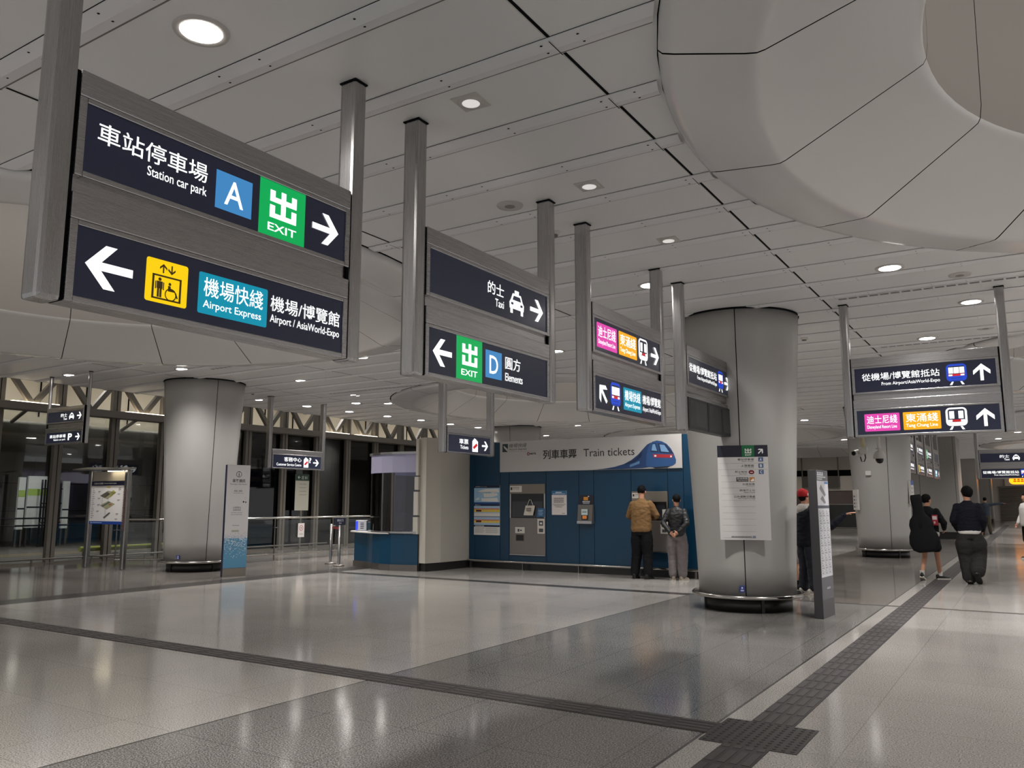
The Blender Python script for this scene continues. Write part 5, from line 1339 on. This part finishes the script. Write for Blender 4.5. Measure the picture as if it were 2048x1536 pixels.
def person(label, loc, rotz, h, J, top, legs, shoes, head_turn=(0, 0), hands=None, far=False, hair_kw=None, loose=1.0, hem=None, bare=None, collar=True, shorts=None, name_top='jacket', name_leg='trousers', stance=None, sleeve_end=1.0, toes=(0.1, -0.1), pitch=(0, 0), skin=None, lean=0.0, bulge=1.0, fold=.007):
    """J: joints in metres for a 1.72 m figure facing +Y (x right): keys kL kR aL aR (knee, ankle) eL eR wL wR (elbow, wrist)"""
    skin = skin or SKIN
    t = thing('person', label, 'person', loc, rotz)
    t.scale = (1, 1, 1)
    k = h / 1.72
    S = lambda p: Vector(p) * k
    hipL, hipR = S((-.095, 0, .90)), S((.095, 0, .90))
    L_ = lambda z: lean * (z - .9)
    shL, shR = S((-.168, L_(1.38) - .01, 1.375)), S((.168, L_(1.38) - .01, 1.375))
    neck = S((0, L_(1.46) - .005, 1.46)); hc = S((0, L_(1.6) + .02, 1.605))
    R = Matrix.Rotation(head_turn[0], 3, 'Z') @ Matrix.Rotation(head_turn[1], 3, 'X')
    g = {q: S(v) for q, v in J.items()}
    vx = .016 if far else .0085
    b = bmesh.new()
    stack(b, [(S((0, 0, .84)), .12 * k, .085 * k), (S((0, 0, .92)), .155 * k, .10 * k), (S((0, L_(1.05), 1.05)), .138 * k, .092 * k), (S((0, L_(1.2), 1.2)), .152 * k, .10 * k), (S((0, L_(1.33), 1.33)), .168 * k, .10 * k), (S((0, L_(1.42), 1.42)), .125 * k, .075 * k), (S((0, L_(1.46), 1.46)), .06 * k, .05 * k)])
    capsule(b, neck - Vector((0, 0, .04 * k)), hc + Vector((0, -.02, -.05)) * k, .056 * k, .053 * k)
    head(b, hc, R, k * 1.0)
    for s_, sh, e, w in (('L', shL, g['eL'], g['wL']), ('R', shR, g['eR'], g['wR'])):
        chain(b, [sh, e, w], [.052 * k, .040 * k, .027 * k])
    for hp_, kn, an in ((hipL, g['kL'], g['aL']), (hipR, g['kR'], g['aR'])):
        chain(b, [hp_, kn, an], [.080 * k, .052 * k, .036 * k])
        mid = kn + (an - kn) * .3 + Vector((0, -.012 * k, 0)); blob(b, mid, (.046 * k, .048 * k, .10 * k), None, 12)
    hands = hands or {}
    for s_ in 'LR':
        w = g['w' + s_]; e = g['e' + s_]; d, n, th, cu = hands.get(s_, ((w - e), (1 if s_ == 'L' else -1, 0, 0), (0, 1, 0), .35))
        hand(b, w + Vector(d).normalized() * .012, d, n, th, cu, k)
    for ank, tg, pt in ((g['aL'], toes[0], pitch[0]), (g['aR'], toes[1], pitch[1])):
        f = Matrix.Rotation(tg, 3, 'Z') @ Matrix.Rotation(pt, 3, 'X')
        capsule(b, ank + f @ (Vector((0, -.02, -.045)) * k), ank + f @ (Vector((0, .12, -.055)) * k), .030 * k, .024 * k)
    fuse('body', b, skin, t, vx, 4)
    if not far: eyes(t, hc, R, k)
    if hair_kw is not None: hair(t, hc, R, k * 1.02, **hair_kw)
    # upper garment
    b = bmesh.new(); lo = loose; hz = hem if hem else .86
    stack(b, [(S((0, L_(hz), hz)), .168 * k * lo * bulge, .125 * k * lo), (S((0, L_(hz) + .0, hz + .05)), .178 * k * lo * bulge, .132 * k * lo), (S((0, L_(1.05), 1.06)), .175 * k * lo * bulge, .130 * k * lo), (S((0, L_(1.2), 1.2)), .180 * k * lo, .132 * k * lo), (S((0, L_(1.33), 1.33)), .190 * k * lo, .125 * k * lo), (S((0, L_(1.41), 1.415)), .150 * k * lo, .095 * k * lo), (S((0, L_(1.46), 1.46)), .085 * k, .072 * k), (S((0, L_(1.485), 1.49)), .068 * k, .064 * k)])
    for sh, e, w in ((shL, g['eL'], g['wL']), (shR, g['eR'], g['wR'])):
        we = e + (w - e) * sleeve_end
        chain(b, [sh, sh + (e - sh) * .5, e, e + (we - e) * .5, we], [.066 * k * lo, .063 * k * lo, .058 * k * lo, .052 * k * lo, .041 * k])
    fuse(name_top, b, top, t, vx * 1.15, 5, 0 if far else fold, 8.5, len(label))
    # lower garment
    b = bmesh.new()
    stack(b, [(S((0, 0, .80)), .155 * k, .115 * k), (S((0, 0, .88)), .172 * k, .122 * k), (S((0, 0, .96)), .160 * k, .115 * k), (S((0, 0, 1.0)), .150 * k, .105 * k)])
    for hp_, kn, an in ((hipL, g['kL'], g['aL']), (hipR, g['kR'], g['aR'])):
        if shorts:
            e2 = hp_ + (kn - hp_) * shorts; chain(b, [hp_, hp_ + (e2 - hp_) * .5, e2], [.100 * k, .105 * k, .110 * k])
        else:
            f = legs[1]; chain(b, [hp_, hp_ + (kn - hp_) * .5, kn, kn + (an - kn) * .5, an + Vector((0, 0, .025 * k))], [.100 * k, .096 * k * f, .082 * k * f, .076 * k * f, .070 * k * f])
    fuse(name_leg, b, legs[0], t, vx * 1.15, 5, 0 if far else fold * .9, 7.0, len(label) + 5)
    for ank, tg, pt in ((g['aL'], toes[0], pitch[0]), (g['aR'], toes[1], pitch[1])):
        sh_ = shoe(t, ank, tg, shoes[0], shoes[1], k * 1.06, pt)
        if bare: MB().tube([ank + Vector((0, 0, -.02 * k)), ank + Vector((0, 0, .07 * k))], [.042 * k, .046 * k], 14).build('sock', bare, t)
    return t

STAND = dict(kL=(-.105, .02, .48), kR=(.105, .02, .48), aL=(-.115, -.02, .09), aR=(.115, -.02, .09), eL=(-.25, -.02, 1.12), eR=(.25, -.02, 1.12), wL=(-.25, .06, .87), wR=(.25, .06, .87))
def J(**k): d = dict(STAND); d.update(k); return d
TAN = pm('tan_knit', (124, 95, 62), .85, spec=.2, vary=.1, vscale=30)
BLKT = pm('black_cloth', (17, 17, 20), .8, spec=.2)
LEATH = pm('black_leather', (24, 24, 26), .5, spec=.45, bump=.5, bscale=35)
GREYT = pm('grey_trousers', (112, 106, 106), .85, spec=.2, vary=.1, vscale=20)
CLOTH = pm('dark_navy_cloth', (20, 21, 30), .85, spec=.2)
SLATE = pm('slate_cloth', (62, 72, 84), .85)
OLIVE = pm('olive_cloth', (86, 80, 64), .85)
WHTC = pm('white_cloth', (212, 208, 204), .8)
BEIGE = pm('beige_shoe', (170, 158, 140), .6); SOLEW = pm('pale_sole', (206, 200, 190), .6); SOLEB = pm('black_sole', (20, 19, 18), .7)
CHARC = pm('charcoal_cloth', (44, 42, 41), .85, spec=.2, vary=.12, vscale=12)
DENIM = pm('dark_denim', (24, 28, 40), .85, vary=.15, vscale=20)

person('man in tan sweater and black trousers using the right ticket machine', (-6.46, 14.84, 0), .04, 1.77,
       J(eL=(-.28, .08, 1.16), eR=(.28, .08, 1.16), wL=(-.15, .20, 1.05), wR=(.17, .21, 1.12), aL=(-.14, -.02, .09), aR=(.12, -.02, .09)), TAN, (BLKT, 1.25), (BLACK, SOLEB), (0, -.38), None, hair_kw=dict(low=-.035, seed=1), loose=1.10, hem=.86, name_top='sweater', lean=.05, bulge=1.02)
person('man in black leather jacket and grey trousers with hands clasped behind his back', (-5.78, 14.95, 0), .05, 1.60,
       J(eL=(-.25, -.12, 1.14), eR=(.25, -.12, 1.14), wL=(-.075, -.20, .945), wR=(.085, -.205, .955), aL=(-.10, -.02, .09), aR=(.10, -.02, .09)), LEATH, (GREYT, 1.30), (BEIGE, SOLEW), (.45, -.05),
       dict(L=((.75, -.15, -.45), (0, -1, 0), (0, -.3, .9), .7), R=((-.75, -.12, -.45), (0, 1, 0), (0, -.3, .9), .7)), hair_kw=dict(low=-.05, seed=4), loose=1.03, hem=.87, sleeve_end=.92, toes=(.5, -.25))
guit = person('person in black shorts walking away with a big black guitar bag', (-1.74, 17.55, .009), -.12, 1.585,
       J(kL=(-.10, -.02, .48), kR=(.12, .06, .49), aL=(-.13, -.20, .12), aR=(.13, .14, .09), eL=(-.24, .06, 1.12), eR=(.30, -.02, 1.14), wL=(-.18, .22, 1.20), wR=(.26, .16, 1.02)), BLKT, (BLKT, 1.1), (BLACK, SOLEW), (-.45, .0), None, hair_kw=dict(low=-.09, seed=7, vol=1.06), loose=1.12, hem=.92, shorts=.62, bare=WHTC, toes=(.1, -.9), pitch=(-.35, 0), name_leg='shorts')
person('tall man in black jacket and baggy charcoal trousers walking away', (-1.03, 17.1, 0), -.05, 1.72,
       J(kL=(-.08, .05, .49), kR=(.10, .10, .50), aL=(-.04, -.06, .10), aR=(.11, -.22, .22), eL=(-.245, -.05, 1.13), eR=(.245, -.05, 1.13), wL=(-.20, .10, .95), wR=(.20, .10, .95)), CLOTH, (CHARC, 1.75), (BEIGE, SOLEB), (.5, .0), None, hair_kw=dict(low=-.10, seed=11, vol=1.16), loose=1.10, hem=.93, toes=(.0, -.1), pitch=(-.45, -.8), fold=.007)
person('distant man in slate top and olive trousers pointing to the right', (-1.92, 43.9, 0), -.1, 1.68,
       J(eR=(.46, .05, 1.42), wR=(.72, .10, 1.44), aL=(-.14, -.06, .09), aR=(.13, .05, .09)), SLATE, (OLIVE, 1.05), (BLACK, SOLEB), (0, 0), dict(R=((1, .1, 0), (0, 0, -1), (0, 1, 0), .1)), far=True, hair_kw=dict(low=-.05, seed=3), loose=1.08)
person('person in white jacket and black trousers cut off by the right edge', (-.17, 25.6, 0), 2.2, 1.70,
       J(eR=(.30, -.06, 1.13), wR=(.27, .10, .92), kL=(-.10, .12, .5), aL=(-.11, .16, .1), aR=(.11, -.16, .11)), WHTC, (BLKT, 1.0), (BLACK, SOLEW), (0, 0), None, far=True, hair_kw=dict(low=-.05, seed=5), loose=1.22, hem=.84)
bean = person('person in red beanie and dark jacket pointing beside the slim totem', (-3.16, 13.86, 0), -.75, 1.62,
       J(eR=(.37, .24, 1.14), wR=(.45, .46, 1.34), aL=(-.11, -.02, .09), aR=(.13, .02, .09), eL=(-.27, .02, 1.13), wL=(-.2, .16, 1.0)), CLOTH, (DENIM, 1.2), (SOLEW, SOLEW), (-.2, -.03), dict(R=((.45, .85, .25), (0, .1, -1), (-.5, .8, .1), .12)), hair_kw=dict(low=-.06, seed=8), loose=1.18, hem=.80, toes=(.1, -.5))
comp = person('companion in pale shorts half hidden behind the nearest column', (-3.58, 14.52, 0), -.5, 1.60,
       J(aL=(-.11, -.06, .09), aR=(.13, .04, .09)), WHTC, (pm('pale_shorts', (150, 142, 136), .85), 1.1), (BLACK, SOLEB), (-.2, 0), None, hair_kw=dict(low=-.08, seed=9), loose=1.1, shorts=.85, bare=BLKT, name_leg='shorts', toes=(.1, -.5))
# red knitted hat and grey hood on the pointing person
kk = 1.62 / 1.72
hb = bmesh.new(); bmesh.ops.create_icosphere(hb, subdivisions=4, radius=1.0)
for v in hb.verts:
    q = v.co.copy(); p = Vector((q.x * .092, q.y * .108 - .02 - max(0, q.z) * .03, q.z * .115 + .055))
    if p.z < .03: p = Vector((p.x * .96, p.y * .96, .02 + (p.z + .06) * .12))
    p *= 1 + .03 * noise.noise(q * 6)
    v.co = Vector((0, .02, 1.612)) * kk + Matrix.Rotation(-.2, 3, 'Z') @ p * kk
hat = MB().bm(hb, smooth=True).build('beanie', pm('red_knit', (172, 22, 28), .85, bump=.4, bscale=120), bean)
sl = Sheet(None, 0, -.055, 0, .11, .042, step=.002); sl.text('hat_lettering', (215, 208, 204), 'BAY', 0, 0, 1, 1, .03)
for o_ in sl.flush(): o_.parent = hat; o_.location = Vector((.094, .045, 1.655)) * kk; o_.rotation_euler.z = math.radians(112)
b = bmesh.new(); stack(b, [(Vector((0, -.07, 1.30)) * kk, .05, .03), (Vector((0, -.085, 1.36)) * kk, .10, .05), (Vector((0, -.06, 1.44)) * kk, .115, .075), (Vector((0, -.02, 1.50)) * kk, .10, .085), (Vector((0, .0, 1.52)) * kk, .085, .07)]); fuse('hood', b, pm('grey_hood', (168, 162, 156), .85), bean, .01, 5, .006)
# shirt hem showing under the walker's jacket, white tee under the guitar carrier's top
for o in list(bpy.data.objects):
    if o.name.startswith('person') and o.get('label', '').startswith('tall man'):
        b = bmesh.new(); stack(b, [(Vector((0, 0, .885)), .176, .132), (Vector((0, 0, .93)), .19, .142), (Vector((0, 0, 1.0)), .17, .12)]); fuse('shirt_hem', b, WHTC, o, .012, 3)
b = bmesh.new(); stack(b, [(Vector((.03, 0, .80)), .150, .118), (Vector((.02, 0, .86)), .170, .130), (Vector((0, 0, .96)), .16, .115)]); fuse('shirt_hem', b, WHTC, guit, .012, 3)
# guitar bag worn on the back, hanging pouch
gb_ = bmesh.new()
rows = [(.0, .13, .05), (.05, .225, .07), (.18, .27, .08), (.32, .25, .08), (.42, .205, .075), (.52, .215, .07), (.62, .185, .065), (.70, .115, .055), (.85, .095, .05), (1.02, .105, .05), (1.08, .09, .035)]
stack(gb_, [(Vector((0, 0, z)), w, d) for z, w, d in rows], 24, 2.6)
gt = thing('guitar_bag', 'big black guitar bag on the back of the person in shorts', 'guitar bag', (-1.77, 17.30, .525), -.1)
g_ = fuse('bag_shell', gb_, pm('guitar_bag_cloth', (15, 15, 18), .75, spec=.25), gt, .012, 5)
gt.rotation_euler = (0.02, -.12, -.1)
MB().box(-.05, .05, -.075, -.066, .35, .38).build('bag_strap', BLKT, gt); MB().tube([(0, -.07, .45), (0, -.085, .50), (0, -.07, .56)], .012, 8).build('carry_handle', BLKT, gt)
pc = thing('pouch', 'small red and white pouch hanging at the guitar carrier shoulder', 'pouch', (-1.60, 17.36, 1.02), -.1)
MB().rbox(-.05, .05, -.02, .02, 0, .20, .012).build('body', pm('pouch_red', (150, 24, 40), .6), pc); s = Sheet(pc, -.02, -.05, 0, .1, .2); s.rect('print', (206, 196, 196), .12, .55, .88, .88); s.rect('print', (214, 180, 180), .3, .18, .6, .4); s.flush()
MB().tube([(0, -.01, .2), (0, -.02, .27)], .006, 6).build('cord', BLKT, pc)
bake_fused()
